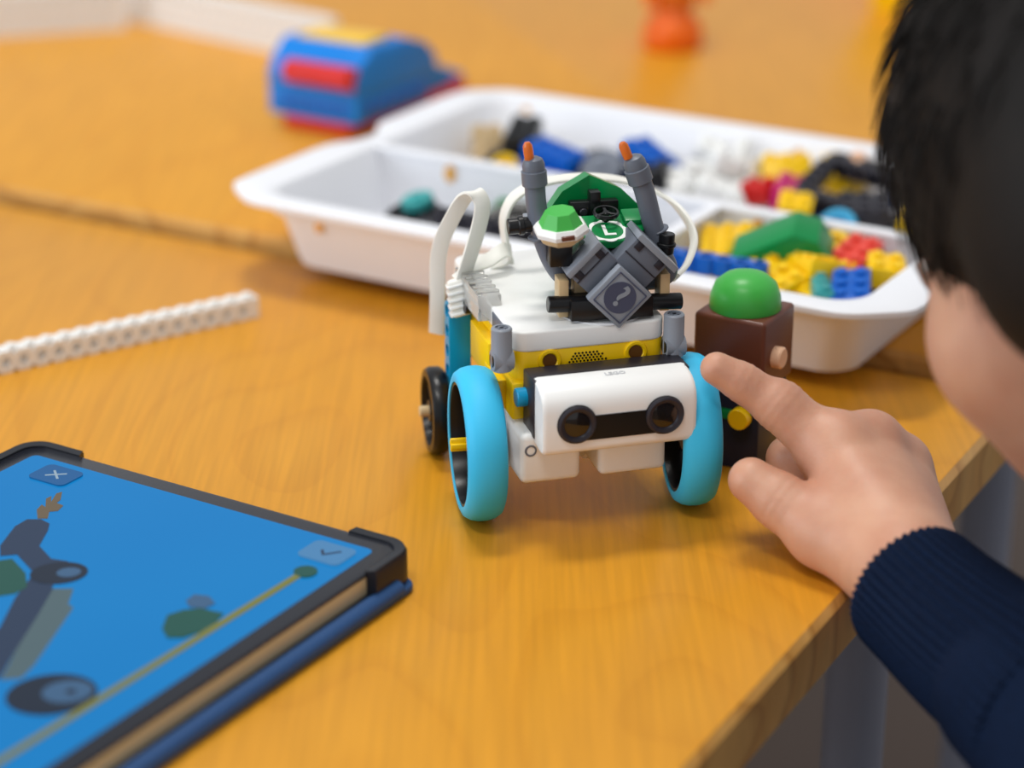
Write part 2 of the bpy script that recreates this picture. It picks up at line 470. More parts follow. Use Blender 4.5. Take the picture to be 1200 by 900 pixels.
def m_frame(n, k, mat):
    def f():
        m = MB()
        for s in (-1, 1):
            holed(m, n, M=T(0, s*(k-1)*4, 3.9, rx=90))
            holed(m, k-2, M=T(s*(n-1)*4, 0, 3.9, rz=90), round_ends=False)
        return m.mesh('frame', mat)
    return cached(('frame', n, k, mat.name), f)
def m_panel(L, mat):
    def f():
        pts = [(-L/2, 0), (L/2, 0), (L/2, 12), (L/2-8, 20), (-L/2+14, 20), (-L/2, 8)]
        m = MB().prism(pts, 0, 22, T(0, 11, 0, rx=90), bev=1.2)
        for i in range(int(L/8)-2): m.cyl((-L/2+20+i*8, 11.2, 10), (-L/2+20+i*8, 12.2, 10), 2.4, seg=12)
        return m.mesh('panel', mat)
    return cached(('panel', L, mat.name), f)

def piece(name, me, x, y, z, rot, label, cat, group):
    """drop a loose piece into the tray at tray coordinates (mm)"""
    o = bpy.data.objects.new(name, me); col.objects.link(o)
    M = Matrix.Translation(Vector((TRC[0], TRC[1], TRZ))*S) @ Matrix.Rotation(R_(TRR), 4, 'Z') @ T(x*S, y*S, z*S, *rot)
    o.matrix_world = M
    tag(o, label, cat, group); return o
G1, G2, G3, G4 = 'loose pieces in the near left compartment', 'loose pieces in the far left compartment', 'loose pieces in the far right compartment', 'loose pieces in the near right compartment'
# --- near left compartment
piece('wheel_piece', m_tyre(15, 8, BLACK), -100, -50, 13, (18, -10, 0), 'black toy wheel lying under the teal gear', 'wheel', G1)
piece('toy_gear', m_gear(8, TEAL), -98, -49, 24, (14, -8, 0), 'teal toy gear lying on a black wheel', 'gear', G1)
piece('wheel_piece', m_tyre(15, 8, DBLK), -78, -58, 12, (-14, 12, 0), 'charcoal toy wheel right of the teal gear', 'wheel', G1)
piece('wheel_piece', m_tyre(17, 9, BLACK), -50, -40, 13, (30, 10, 0), 'black toy wheel left of the tall ribbon cable', 'wheel', G1)
piece('brick', m_brick(2, 4, 9.6, BLACK), -30, -60, 14, (8, 12, 30), 'black studded brick in the tray behind the exhaust pipes', 'brick', G1)
piece('liftarm', m_beam(7, DBLK), -48, -66, 22, (0, 6, 12), 'charcoal beam in the tray seen through the cable loop', 'beam', G1)
piece('brick', m_brick(2, 3, 9.6, DBLUE), -22, -42, 20, (12, -10, 60), 'dark blue studded brick in the near left compartment', 'brick', G1)
piece('brick', m_brick(2, 2, 9.6, GREEN), -62, -30, 14, (10, 20, 10), 'green studded brick in the tray beside the ribbon cable', 'brick', G1)
piece('liftarm', m_beam(9, BLACK), -10, -48, 26, (0, -6, -20), 'black beam in the tray behind the green seat', 'beam', G1)
piece('wheel_piece', m_tyre(13, 8, BLACK), 12, -50, 12, (10, -8, 0), 'black toy wheel near the cross divider', 'wheel', G1)
# --- far left compartment
piece('slope_brick', m_slope(2, 2, 19, TAN), -130, 66, 10, (0, 0, 40), 'tall tan slope brick at the far left end of the tray', 'brick', G2)
piece('brick', m_brick(1, 2, 9.6, TAN), -124, 48, 14, (0, 12, 15), 'small tan brick in front of the tall tan slope', 'brick', G2)
piece('slope_brick', m_slope(2, 2, 19, WHITE), -114, 80, 10, (0, 0, 70), 'white slope brick behind the black far left bricks', 'brick', G2)
piece('brick', m_brick(2, 4, 9.6, BLACK), -108, 54, 15, (0, 4, 10), 'black studded brick beside a round yellow piece', 'brick', G2)
piece('brick', m_brick(2, 4, 9.6, BLACK), -104, 58, 26, (8, 0, 20), 'black studded brick on top of another at far left', 'brick', G2)
piece('wheel_piece', m_tyre(7.5, 7, YEL), -97, 30, 21, (60, 0, 20), 'small yellow toy wheel near the long divider', 'wheel', G2)
piece('brick', m_brick(2, 4, 9.6, BLUE), -78, 46, 22, (6, -4, 75), 'raised blue studded brick left of the first exhaust pipe', 'brick', G2)
piece('brick', m_brick(2, 4, 9.6, BLUE), -84, 34, 14, (0, 8, 60), 'lower blue studded brick in the far left compartment', 'brick', G2)
piece('wheel_piece', m_tyre(14, 9, BLACK), -54, 50, 18, (40, 12, 0), 'black toy wheel between the two exhaust pipes', 'wheel', G2)
piece('toy_gear', m_gear(11, DGREY), -47, 40, 26, (35, 0, 0), 'dark grey toy gear between the two exhaust pipes', 'gear', G2)
piece('brick', m_brick(2, 4, 9.6, BLUE), -32, 60, 24, (12, 0, 60), 'blue studded brick left of the second exhaust pipe', 'brick', G2)
piece('brick', m_brick(2, 3, 9.6, BLACK), -18, 40, 22, (0, -12, 20), 'black studded brick behind the second exhaust pipe', 'brick', G2)
piece('brick', m_brick(2, 6, 9.6, DBLUE), -40, 70, 12, (0, 0, 0), 'dark blue studded brick low in the far left compartment', 'brick', G2)
# --- far right compartment
rw = random.Random(3)
WP = [(x-22, y, z, a) for x, y, z, a in [(20, 40, 18, 0), (24, 58, 20, 30), (14, 78, 22, 70), (30, 76, 24, 10), (22, 92, 22, 50), (38, 62, 24, 80), (30, 46, 26, 120), (16, 60, 30, 150), (26, 84, 33, 20), (36, 88, 30, 100), (14, 44, 27, 60), (28, 68, 33, 140), (48, 44, 26, 30), (46, 90, 30, 160), (8, 90, 32, 20)]]
for i, (x, y, z, a) in enumerate(WP):
    me = (m_brick(1, 4, 9.6, WHITE), m_beam(4, WHITE), m_brick(2, 2, 9.6, WHITE), m_slope(1, 2, 9.6, WHITE))[i % 4]
    nm = ('brick', 'liftarm', 'brick', 'slope_brick')[i % 4]
    piece(nm, me, x, y, z-8, (rw.uniform(-25, 25), rw.uniform(-25, 25), a), ('long white studded brick', 'white beam with round holes', 'square white studded brick', 'small white slope brick')[i % 4]+' in the white heap right of the exhaust pipe', 'brick', 'white bricks heaped in the far compartment')
piece('slope_brick', m_slope(3, 2, 14, YEL), 34, 80, 20, (5, 0, 30), 'yellow slope brick beside the white heap', 'brick', G3)
piece('slope_brick', m_slope(3, 2, 14, YEL), 56, 90, 20, (-6, 5, -20), 'yellow slope brick next to the tray\'s far wall', 'brick', G3)
piece('brick', m_brick(1, 2, 9.6, PEACH), 66, 92, 27, (10, 0, 20), 'small peach brick beside a yellow slope', 'brick', G3)
piece('brick', m_brick(2, 4, 9.6, MAG), 48, 52, 21, (0, 8, 18), 'magenta studded brick in the far right compartment', 'brick', G3)
piece('brick', m_brick(2, 2, 9.6, RED), 32, 54, 19, (0, -10, 0), 'red studded brick beside the magenta brick', 'brick', G3)
piece('brick', m_brick(2, 2, 9.6, YEL), 60, 30, 22, (14, 8, 20), 'small yellow brick in front of the magenta brick', 'brick', G3)
piece('frame', m_frame(9, 6, DBLK), 88, 64, 24, (8, 8, 4), 'charcoal open frame lying in the far right compartment', 'frame', G3)
piece('liftarm', m_beam(11, BLACK), 96, 88, 27, (0, 4, -4), 'long black beam along the tray\'s far wall', 'beam', G3)
piece('motor', m_brick(3, 3, 18, DBLK), 88, 48, 12, (6, 0, 25), 'charcoal studded block under the open frame', 'brick', G3)
piece('wheel_piece', m_tyre(9, 6, CYAN), 86, 24, 22, (50, 0, 10), 'cyan toy wheel at the long divider', 'wheel', G3)
piece('brick', m_brick(2, 4, 9.6, YEL), 116, 44, 20, (0, 5, 15), 'yellow studded brick beside the hair', 'brick', G3)
piece('liftarm', m_beam(9, DBLUE), 76, 60, 16, (0, 0, 70), 'dark blue beam under the open frame', 'beam', G3)
# --- near right compartment
piece('brick', m_brick(3, 4, 19, YEL), 60, -36, 12, (6, -6, 25), 'big yellow brick beside the cross divider', 'brick', G4)
piece('brick', m_brick(2, 4, 9.6, BLACK), 72, -56, 12, (0, 6, 30), 'black studded brick under the green panel', 'brick', G4)
piece('liftarm', m_beam(7, BLUE), 70, -82, 30, (0, 0, 4), 'blue beam along the tray\'s near rim', 'beam', G4)
piece('wedge_brick', m_panel(52, GREEN), 88, -46, 22, (14, -28, 12), 'large green studded panel leaning on the yellow bricks', 'brick', G4)
for i, (x, y, z, rot, lb) in enumerate([
        (100, -62, 22, (18, 10, 20), 'yellow studded brick directly in front of the green panel'),
        (112, -58, 26, (-12, 14, 50), 'yellow studded brick highest in the near right heap'),
        (122, -54, 20, (15, -10, -10), 'yellow studded brick next to the coral brick'),
        (88, -76, 20, (6, -8, 5), 'yellow studded brick nearest the blue beam'),
        (106, -76, 22, (14, 8, -25), 'yellow studded brick nearest the tray\'s near rim'),
        (122, -72, 18, (10, 8, 70), 'yellow studded brick nearest the blue corner brick')]):
    piece('brick', m_brick(2, 4 if i % 2 else 3, 9.6, YEL), x-6, y, z, rot, lb, 'brick', G4)
piece('brick', m_brick(2, 4, 14, CORAL), 116, -34, 20, (10, 4, -4), 'coral red brick behind the yellow heap', 'brick', G4)
piece('wheel_piece', m_tyre(9, 8, YEL), 104, -22, 26, (40, 0, 0), 'yellow toy wheel behind the coral brick', 'wheel', G4)
piece('brick', m_brick(2, 2, 9.6, DBLUE), 88, -20, 27, (10, 10, 20), 'dark blue brick behind the green panel', 'brick', G4)
piece('brick', m_brick(2, 3, 9.6, BLUE), 132, -70, 24, (12, -6, 20), 'blue studded brick in the tray\'s near right corner', 'brick', G4)
piece('brick', m_brick(1, 3, 9.6, TEAL), 119, -76, 23, (0, 10, 30), 'teal brick beside the blue corner brick', 'brick', G4)
piece('wheel_piece', m_tyre(13, 6, BLACK), 128, -32, 21, (30, 20, 0), 'black toy wheel at the right end of the tray', 'wheel', G4)
piece('brick', m_brick(2, 2, 9.6, YEL), 136, -46, 27, (8, 6, 25), 'yellow studded brick at the right end of the tray', 'brick', G4)

# ================================================================== WHITE STUDDED BARS
def bar_mesh(n, rows, mat):
    h = 9.6*rows
    m = MB()
    m.box((0, 0, h/2), (n*8-6, 2.2, h-1), 0)  # added inner web, stops light passing through the side holes so they look dark
    for r in range(rows):
        holed(m, n-1, w=9.6, t=7.8, r=2.2, round_ends=False, M=T(0, 0, 4.8+9.6*r, rx=90))
    for s in (-1, 1): m.box((s*(n*4-2), 0, h/2), (4, 7.8, h), 0.0)
    for i in range(n): m.cyl(((i-(n-1)/2)*8, 0, h-0.2), ((i-(n-1)/2)*8, 0, h+1.5), 2.45, seg=14, bev=0.25)
    return m.mesh('studded_bar', mat)
def bar(pa, pb, z, n, rows, label):
    pa, pb = Vector(pa), Vector(pb); c = (pa+pb)/2
    o = bpy.data.objects.new('studded_bar', bar_mesh(n, rows, WHITE)); col.objects.link(o)
    o.location = (c.x*S, c.y*S, z*S); o.rotation_euler = (0, 0, math.atan2(pb.y-pa.y, pb.x-pa.x))
    tag(o, label, 'brick bar', 'white studded bars on the tables'); return o
d = Vector((-101, -69)).normalized()
e0 = Vector((-113.6, 936.5)) + Vector((-d.y, d.x))*-3.9
bar(e0, e0+d*192, 0, 24, 1, 'long white studded bar with round side holes, left of the robot')
d2 = Vector((-135.7, 114.9)).normalized()
c0 = Vector((-112, 1384))
bar(c0, c0+d2*200, 6, 25, 3, 'white bar running behind the blue brick model')
d3 = Vector((-81, -25)).normalized()
c1 = Vector((-262, 1486))
bar(c1, c1+d3*184, 6, 23, 3, 'white bar in the photo\'s top left corner')

# ================================================================== BLUE BRICK MODEL
bl = empty('brick_model', (-85, 1206, 6), 0, 'blue brick-built toy vehicle with red bar and yellow roof plate', 'toy')
bl.rotation_euler = (0, 0, R_(58.0))          # local x: along its length (away), y: to its left
# base corner is nearest to the camera; y runs left, x runs back
MB().box((62, 32, 4), (120, 46, 8), 0.5).build('base_plate', RED, bl)
MB().box((36, 33, 15), (72, 62, 14), 0.5).build('lower_brick', MBLUE, bl)
MB().box((40, 33, 28.2), (80, 62, 12), 0.5).build('middle_brick', MBLUE, bl)
MB().prism([(0, 0), (76, 0), (68, 8), (50, 14), (14, 15), (2, 5)], 2, 64, T(2, 0, 34, rx=90) @ T(0, 0, -66), bev=0.5).build('roof_slope', MBLUE, bl)
MB().prism([(0, 0), (30, 0), (30, 10), (0, 18)], 8, 56, T(78, 0, 8, rx=90) @ T(0, 0, -66), bev=0.5).build('rear_step', MBLUE, bl)
MB().prism([(0, 0), (26, 0), (26, 4), (0, 9)], 14, 50, T(104, 0, 6, rx=90) @ T(0, 0, -66), bev=0.5).build('tail', MBLUE, bl)
MB().tube([(-1, 3, 34.5), (-1, 48, 34.5)], 6.8, 16).build('front_bar', RED, bl)
MB().box((31, 33, 49.4), (24, 46, 3.4), 0.6).build('roof_plate', plastic('pale_yellow_plastic', (250, 200, 50), 0.3), bl)
for i in range(5):
    MB().box((-0.4, 12+i*10, 16), (1.2, 7, 8), 0.2).build('grille_slat', BLUE, bl)
for i in range(5):
    MB().box((12+i*13, 1.6, 15), (9, 1.2, 8), 0.2).build('side_slat', BLUE, bl)

# ================================================================== ORANGE TOY, YELLOW BOX
og = empty('orange_toy_figure', (105, 1430, 6), 20, 'small orange toy standing on the far table', 'toy')
MB().lathe([(0, 0), (17, 0), (19, 2), (20, 10), (18, 18), (12, 24), (11, 28), (0, 28)], seg=20).build('base', ORANGE, og)
MB().lathe([(0, 27), (13, 27), (15, 32), (15, 48), (12, 54), (0, 55)], seg=20).build('body', TORANGE, og)
MB().lathe([(0, 54), (9, 54), (12, 60), (12, 72), (8, 78), (0, 79)], seg=20).build('top', ORANGE, og)
for s in (-1, 1): MB().tube([(s*14, 0, 46), (s*20, -4, 38), (s*19, -8, 30)], [4.5, 4, 3.6], 10).build('arm', ORANGE, og)
yb = empty('storage_box', (327, 1560, 6), -25, 'yellow storage box with grey lid behind the child\'s head', 'box')
m = MB(); m.loops([[(x, y, 0) for x, y in rrect(62, 50, 10)], [(x, y, 60) for x, y in rrect(68, 56, 10)], [(x, y, 60) for x, y in rrect(65, 53, 9)], [(x, y, 3) for x, y in rrect(59, 47, 9)]]); m.build('box_body', YEL, yb)
MB().prism(rrect(70, 58, 11), 60, 68, bev=2).build('box_lid', plastic('slate_blue_plastic', (96, 110, 140), 0.4), yb)

# ================================================================== TABLET
TBR = -31.5
tab = empty('tablet', (-33.2, 675.3, 0), TBR, 'tablet in a dark blue folio case showing a blue building app', 'tablet')
TW, TL_ = 172.0, 248.0            # origin at the corner nearest the robot; x to -TW, y to -TL_
cx, cy = -TW/2, -TL_/2
def tprism(hx, hy, r, z0, z1, bev, ox=0, oy=0): return MB().prism(rrect(hx, hy, r, 6, cx+ox, cy+oy), z0, z1, bev=bev)
TBLUE = plastic('blue_folio_leather', (40, 78, 128), 0.6, 0.08, bump=0.5)
tprism(TW/2+1, TL_/2, 6, 0.4, 3.0, 0.8, 2.5, -2).build('folio_cover', TBLUE, tab)
MB().tube([(1.2, -12, 3.6), (1.2, -TL_+4, 3.6)], 3.2, 14).build('folio_spine', TBLUE, tab)
tprism(TW/2-1, TL_/2-1, 7, 3.2, 6.0, 0.6).build('case_back', plastic('black_case', (30, 32, 38), 0.35), tab)
tprism(TW/2-2.2, TL_/2-2.2, 8, 5.0, 13.2, 1.2).build('tablet_body', plastic('champagne_aluminium', (206, 190, 150), 0.4, 0.03, metal=0.15), tab)
gl = tprism(TW/2-2.0, TL_/2-2.0, 8, 12.6, 13.9, 0.4).build('bezel', plastic('black_bezel_glass', (34, 36, 44), 0.2, 0.03), tab)
CASE = MATS['black_case']
def corner(sx, sy):
    # bumper hugging one corner: L-shaped raised rim
    o = rrect(TW/2+1.2, TL_/2+1.2, 10, 8, cx, cy); i = rrect(TW/2-2.6, TL_/2-2.6, 7.5, 8, cx, cy)
    q = {(1, 1): 0, (-1, 1): 1, (-1, -1): 2, (1, -1): 3}[(sx, sy)]
    ao, ai = o[q*9:(q+1)*9], i[q*9:(q+1)*9]
    dirs = {0: ((0, -1), (-1, 0)), 1: ((1, 0), (0, -1)), 2: ((0, 1), (1, 0)), 3: ((-1, 0), (0, 1))}[q]
    ext = 15
    def add(a):
        return [(a[0][0]+dirs[0][0]*ext, a[0][1]+dirs[0][1]*ext)] + list(a) + [(a[-1][0]+dirs[1][0]*ext, a[-1][1]+dirs[1][1]*ext)]
    ao, ai = add(ao), add(ai)
    m = MB(); L = []
    for (x0, y0), (x1, y1) in zip(ao, ai):
        mx_, my_ = (x0*0.8+x1*0.2), (y0*0.8+y1*0.2)
        L.append([(x0, y0, 3.4), (x0, y0, 13.6), (mx_, my_, 15.0), (x1, y1, 14.6), (x1, y1, 13.6), (x1, y1, 3.4)])
    m.loops(L); return m.build('corner_bumper', CASE, tab)
for sx, sy in ((1, 1), (-1, 1), (-1, -1), (1, -1)): corner(sx, sy)
# screen: lit display
sm = bpy.data.materials.new('lit_blue_screen'); sm.use_nodes = True
nt = sm.node_tree; b = nt.nodes['Principled BSDF']
b.inputs['Base Color'].default_value = (0.003, 0.008, 0.012, 1); b.inputs['Roughness'].default_value = 0.25; b.inputs['Specular IOR Level'].default_value = 0.1
tc = nt.nodes.new('ShaderNodeTexCoord'); nz = nt.nodes.new('ShaderNodeTexNoise'); nz.inputs['Scale'].default_value = 9
nt.links.new(tc.outputs['Object'], nz.inputs['Vector'])
cr = nt.nodes.new('ShaderNodeValToRGB'); cr.color_ramp.elements[0].color = (*srgb(0, 128, 205), 1); cr.color_ramp.elements[1].color = (*srgb(14, 140, 214), 1)
nt.links.new(nz.outputs['Fac'], cr.inputs[0]); nt.links.new(cr.outputs[0], b.inputs['Emission Color']); b.inputs['Emission Strength'].default_value = 0.82
scr = MB().prism(rrect(TW/2-9.5, TL_/2-9.5, 2.5, 4, cx, cy), 13.8, 14.0).build('screen', sm, tab)
def glow(name, rgb, st=0.55):
    m = bpy.data.materials.new(name); m.use_nodes = True; nt = m.node_tree; b = nt.nodes['Principled BSDF']
    b.inputs['Base Color'].default_value = (*[c*0.15 for c in srgb(*rgb)], 1); b.inputs['Roughness'].default_value = 0.25; b.inputs['Specular IOR Level'].default_value = 0.22
    n = nt.nodes.new('ShaderNodeTexNoise'); n.inputs['Scale'].default_value = 200
    mx = nt.nodes.new('ShaderNodeMix'); mx.data_type = 'RGBA'; c = srgb(*rgb)
    mx.inputs[6].default_value = (*[v*0.94 for v in c], 1); mx.inputs[7].default_value = (*[min(1, v*1.06) for v in c], 1)
    nt.links.new(n.outputs['Fac'], mx.inputs[0]); nt.links.new(mx.outputs[2], b.inputs['Emission Color'])
    b.inputs['Emission Strength'].default_value = st; return m
SC_D = glow('screen_slate', (46, 66, 96)); SC_D2 = glow('screen_dark_slate', (32, 46, 66)); SC_G = glow('screen_green', (36, 96, 86)); SC_T = glow('screen_grey', (92, 116, 124))
SC_B = glow('screen_button', (84, 150, 205)); SC_B2 = glow('screen_button_dim', (22, 104, 170)); SC_Y = glow('screen_olive', (140, 142, 72)); SC_O = glow('screen_brown', (120, 104, 82)); SC_W = glow('screen_pale', (170, 196, 214)); SC_L = glow('screen_light_slate', (70, 110, 150))
LAY = [14.0]
def shape(name, pts, mat, dz=0.04):
    LAY[0] += dz
    return MB().prism(pts, 13.95, LAY[0]).build(name, mat, scr)
def ell(x, y, rx, ry, rot=0, n=28):
    c, s = math.cos(R_(rot)), math.sin(R_(rot))
    return [(x+rx*math.cos(2*math.pi*i/n)*c-ry*math.sin(2*math.pi*i/n)*s, y+rx*math.cos(2*math.pi*i/n)*s+ry*math.sin(2*math.pi*i/n)*c) for i in range(n)]
def rr_at(x, y, hx, hy, r): return rrect(hx, hy, r, 4, x, y)
def stroke(p, q, w):
    p, q = Vector(p), Vector(q); d = (q-p).normalized(); n = Vector((-d.y, d.x))*w/2
    return [tuple(p+n), tuple(p-n), tuple(q-n), tuple(q+n)]
shape('picture_limb', [(-82.6, -87.3), (-76.9, -83.8), (-71.1, -92.8), (-68.0, -93.8), (-52.7, -128.6), (-50.5, -136.4), (-55.2, -140.5), (-64.6, -123.3)], SC_T)
shape('picture_limb', [(-78.8, -115.8), (-88.8, -98.2), (-95.5, -82.3), (-82.6, -87.3), (-74.4, -103.1), (-64.6, -123.3), (-56.0, -139.8), (-60.7, -145.7), (-75.8, -130.2)], SC_D)
shape('picture_panel', [(-115.2, -85.6), (-109.1, -78.2), (-97.8, -83.8), (-90.6, -90.8), (-90.5, -96.4), (-96.9, -104.5)], SC_G)
shape('picture_limb', [(-119.4, -73.1), (-125.7, -59.1), (-126.0, -52.8), (-121.9, -50.3), (-117.0, -51.3), (-113.7, -55.7), (-108.0, -66.2), (-97.9, -71.4), (-91.8, -69.9), (-83.1, -87.6), (-95.5, -82.3), (-109.9, -75.0), (-113.9, -78.8)], SC_D)
shape('picture_ball', ell(-88.5, -78, 9.5, 8, 40), SC_D2)
shape('picture_ball', ell(-86, -76, 4, 3.4, 40), SC_L)
shape('picture_leaf', [(-123.4, -50.4), (-128.4, -45.4), (-129.8, -41.3), (-127.3, -42.2), (-131.9, -36.8), (-131.8, -34.2), (-128.5, -38.0), (-131.8, -31.6), (-131.0, -29.5), (-127.1, -34.6), (-126.4, -37.6), (-122.9, -37.9), (-121.6, -42.0), (-123.7, -44.1), (-120.4, -48.5)], SC_O)
shape('picture_wheel', ell(-36, -139, 13.5, 12, 40), SC_D2)
shape('picture_wheel', ell(-33, -135.5, 7.5, 6.6, 40), SC_L)
shape('picture_hub', ell(-32, -135, 1.6, 1.5), SC_D2)
shape('picture_panel', [(-34.3, -90.4), (-38.7, -82.6), (-36.6, -77.2), (-32.7, -73.4), (-24.3, -72.3), (-23.0, -76.9), (-21.8, -82.8), (-25.0, -91.3), (-29.3, -94.0)], SC_G)
shape('picture_panel', [(-40.0, -71.8), (-40.3, -67.0), (-35.5, -65.5), (-30.9, -68.2), (-31.6, -72.7), (-36.4, -74.4)], SC_L)
shape('progress_line', stroke((-20, -37), (-24, -236), 2.6), SC_Y)
shape('progress_knob', ell(-19.5, -35, 4, 4), SC_G)
shape('close_button', rr_at(-142.5, -20, 8.5, 6.5, 2.5), SC_B2)
for a in (-1, 1): shape('cross_stroke', stroke((-145.5, -20-2.5*a), (-139.5, -20+2.5*a), 0.9), SC_W)
shape('tick_button', rr_at(-21.5, -20.2, 8.5, 6.5, 2.5), SC_B)
shape('tick_stroke', stroke((-24, -19.5), (-21.5, -22.5), 1.0), SC_D); shape('tick_stroke', stroke((-21.8, -22.6), (-17.5, -17.5), 1.0), SC_D)

# ================================================================== BLOCK TOWER (plain stand-in)
FT = empty('brick_tower', (87.5, 783, 0), -30, 'small tower of a green dome on a brown block and navy base beside the robot', 'toy')
nb = MB().box((0, 0, 16), (26, 25, 32), 0.8).build('navy_block', NAVY, FT)
MB().box((0, -12.8, 22), (20, 1.2, 4), 0.3).build('green_band', GREEN, nb)
MB().lathe([(0, 0), (4.2, 0), (4.2, 3.4), (3.8, 4), (0, 4)], T(6, -12.6, 22, rx=90), 20).build('yellow_disc', YEL, nb)
hb = MB().box((0, 0, 46.5), (29, 28, 29), 1.6, seg=3).build('brown_block', BROWN, FT)
MB().lathe([(0, 0), (4.2, 0), (4.2, 3.6), (3.6, 4.2), (0, 4.2)], T(14.0, -4, 45, ry=90), 20).build('peach_knob', PEACH, hb)
MB().lathe([(0, 60.6), (13.2, 60.6), (13.6, 61.5), (13.2, 66), (11.6, 70.5), (8, 73.5), (4, 74.8), (0, 75)], seg=32).build('green_dome', LGREEN, FT)

# ================================================================== ROBOT
RB = empty('wheeled_robot', (28.4, 735, 0), 15.5, 'white and yellow brick-built robot with blue tyres and two sensor eyes', 'robot')
HXC = -0.5
# hub
hub = MB().prism(rrect(28.2, 44, 5, 6, HXC, 44.5), 39.5, 63.8, bev=0.6).build('hub_body', YEL, RB)
MB().prism(rrect(28.6, 44.4, 6, 6, HXC, 44.5), 63.4, 71.0, bev=0.9, seg=3).build('hub_lid', WHITE, RB)
MB().lathe([(14.5, 70.8), (15.2, 71.4), (15.9, 71.4), (16.4, 70.8)], T(8, 16, 0), 36).build('hub_button_ring', plastic('soft_grey_plastic', (206, 208, 212), 0.35, 0.02), RB)
for x in (-15.6, 16.4):
    MB().lathe([(2.5, 0.6), (2.5, -0.3), (3.1, -0.9), (4.0, -0.9), (4.3, -0.4), (4.3, 0.6)], T(x, 0.4, 59.6, rx=-90), 22).build('pin_hole_rim', YEL, hub)
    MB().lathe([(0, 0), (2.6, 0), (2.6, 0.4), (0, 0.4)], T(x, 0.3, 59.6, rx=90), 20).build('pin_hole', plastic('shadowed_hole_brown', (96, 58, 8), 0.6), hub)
m = MB()
for i in range(-5, 6):
    for j in range(5):
        if i*i + (j-0.5)**2*1.3 < 27: m.lathe([(0, 0), (0.42, 0), (0.42, 0.15), (0, 0.15)], T(-2+i*1.35+(0.6 if j % 2 else 0), 0.46, 57.2+j*1.0, rx=90), 6)
g = m.build('speaker_grille', BLACK, hub); g['kind'] = 'stuff'
# posts
def post(x, y, z0, z1):
    m = MB().lathe([(2.4, z1-3), (2.4, z1), (3.3, z1), (3.75, z1-0.5), (3.75, z0+8), (3.9, z0+7.5), (3.9, z0+0.4), (3.4, z0), (0, z0)], T(x, y, 0), 22)
    m.lathe([(0, 0), (3.9, 0), (3.9, 7.2), (0, 7.2)], T(x-3.4, y, z0+3.9, ry=90), 20)
    p = m.build('grey_post', GREY, RB)
    q = MB(); 
    for a in (0, 90): q.box((x, y, z1-1.2), (4.6, 1.7, 2.2), 0.2, M=T(x, y, 0, rz=a) @ T(-x, -y, 0))
    q.build('axle_socket', DGREY, p)
    MB().lathe([(0, 0), (2.5, 0), (2.5, 0.4), (0, 0.4)], T(x-3.8, y, z0+3.9, ry=90), 18).build('side_hole', BLACK, p)
post(-33.4, -0.5, 58.2, 74.2); post(30.4, -0.5, 57.0, 73.2)
# sensor
SX = 2.6
MB().box((SX+0.2, -8.4, 47.6), (57.4, 14, 22.0), 0.8).build('sensor_back', DBLK, RB)
sh = MB(); pr = []
prof = [(-12.4, 35.0), (-12.4, 59.0), (-17, 58.6), (-20.5, 57.6), (-23.2, 56.0), (-25.2, 53.4), (-26, 50.0), (-26, 36.9), (-25.6, 35.3), (-24.4, 34.4), (-22, 34.2)]
pc = (-19.5, 46.6)
for x, k in ((-28, 0.93), (-27.5, 0.975), (-26.4, 1.0), (26.4, 1.0), (27.5, 0.975), (28, 0.93)):
    pr.append([(SX+x, pc[0]+(y-pc[0])*k, pc[1]+(z-pc[1])*k) for y, z in prof])
sh.loops(pr); sh = sh.build('sensor_housing', WHITE, RB, ang=40)
pts = []
r_, dx_, ht_, hb_ = 7.2, 16.0, 2.6, 6.4
at_, ab_ = math.asin(ht_/r_), math.asin(hb_/r_)
for i in range(25):
    a = math.pi-at_ - (2*math.pi-at_-ab_)*i/24; pts.append((dx_+r_*math.cos(a), r_*math.sin(a)))
for i in range(25):
    a = -ab_ - (2*math.pi-at_-ab_)*i/24; pts.append((-dx_+r_*math.cos(a), r_*math.sin(a)))
MY = T(SX, -25.9, 45.6, rx=90)
MB().prism(pts, 0, 0.5, MY).build('goggle_face', BLACK, sh)
for s in (-1, 1):
    e = MB().lathe([(4.6, 0.3), (5.0, 1.1), (6.2, 1.4), (6.9, 0.9), (7.0, 0.2)], MY @ T(s*dx_, 0, 0.3), 32).build('eye_ring', DBLK, sh)
    MB().lathe([(0, 0.5), (2.4, 0.45), (4.8, 0.2)], MY @ T(s*dx_, 0, 0.4), 28).build('eye_lens', LENS, sh)
text_obj('lettering', 'LEGO', 3.0, T(SX+1, -15.6, 58.85, rx=4), LETTER, sh)
# motors
def motor(x0, x1, yb, name):
    m = MB(); xc = (x0+x1)/2; w = (x1-x0)/2
    m.box((xc, 8, 28.5), (x1-x0, 44, 19), 2.2, seg=3)
    m.cyl((x0+0.5, 14, 28), (x1-0.5, 14, 28), 13, seg=28, bev=1)
    p = m.build('motor', WHITE, RB, ang=40)
    return p
m1 = motor(-30.0, -8.0, 0, 'motor'); m2 = motor(-1.0, 24.0, 0, 'motor')
MB().lathe([(1.5, 0), (2.2, 0), (2.2, 0.3), (1.5, 0.3)], T(-26.5, -13.9, 32, rx=90), 18).build('printed_ring', DGREY, m1)
MB().box((HXC, 4, 41), (46, 8, 10), 1).build('front_bracket', WHITE, RB)
MB().box((-27, 6, 46), (6, 16, 14), 1).build('yellow_bracket', YEL, RB)
MB().box((27, 6, 46), (6, 16, 14), 1).build('yellow_bracket', YEL, RB)
MB().cyl((-29.5, -5, 49), (-25.5, -5, 49), 3.4).build('azure_pin', AZP, RB)
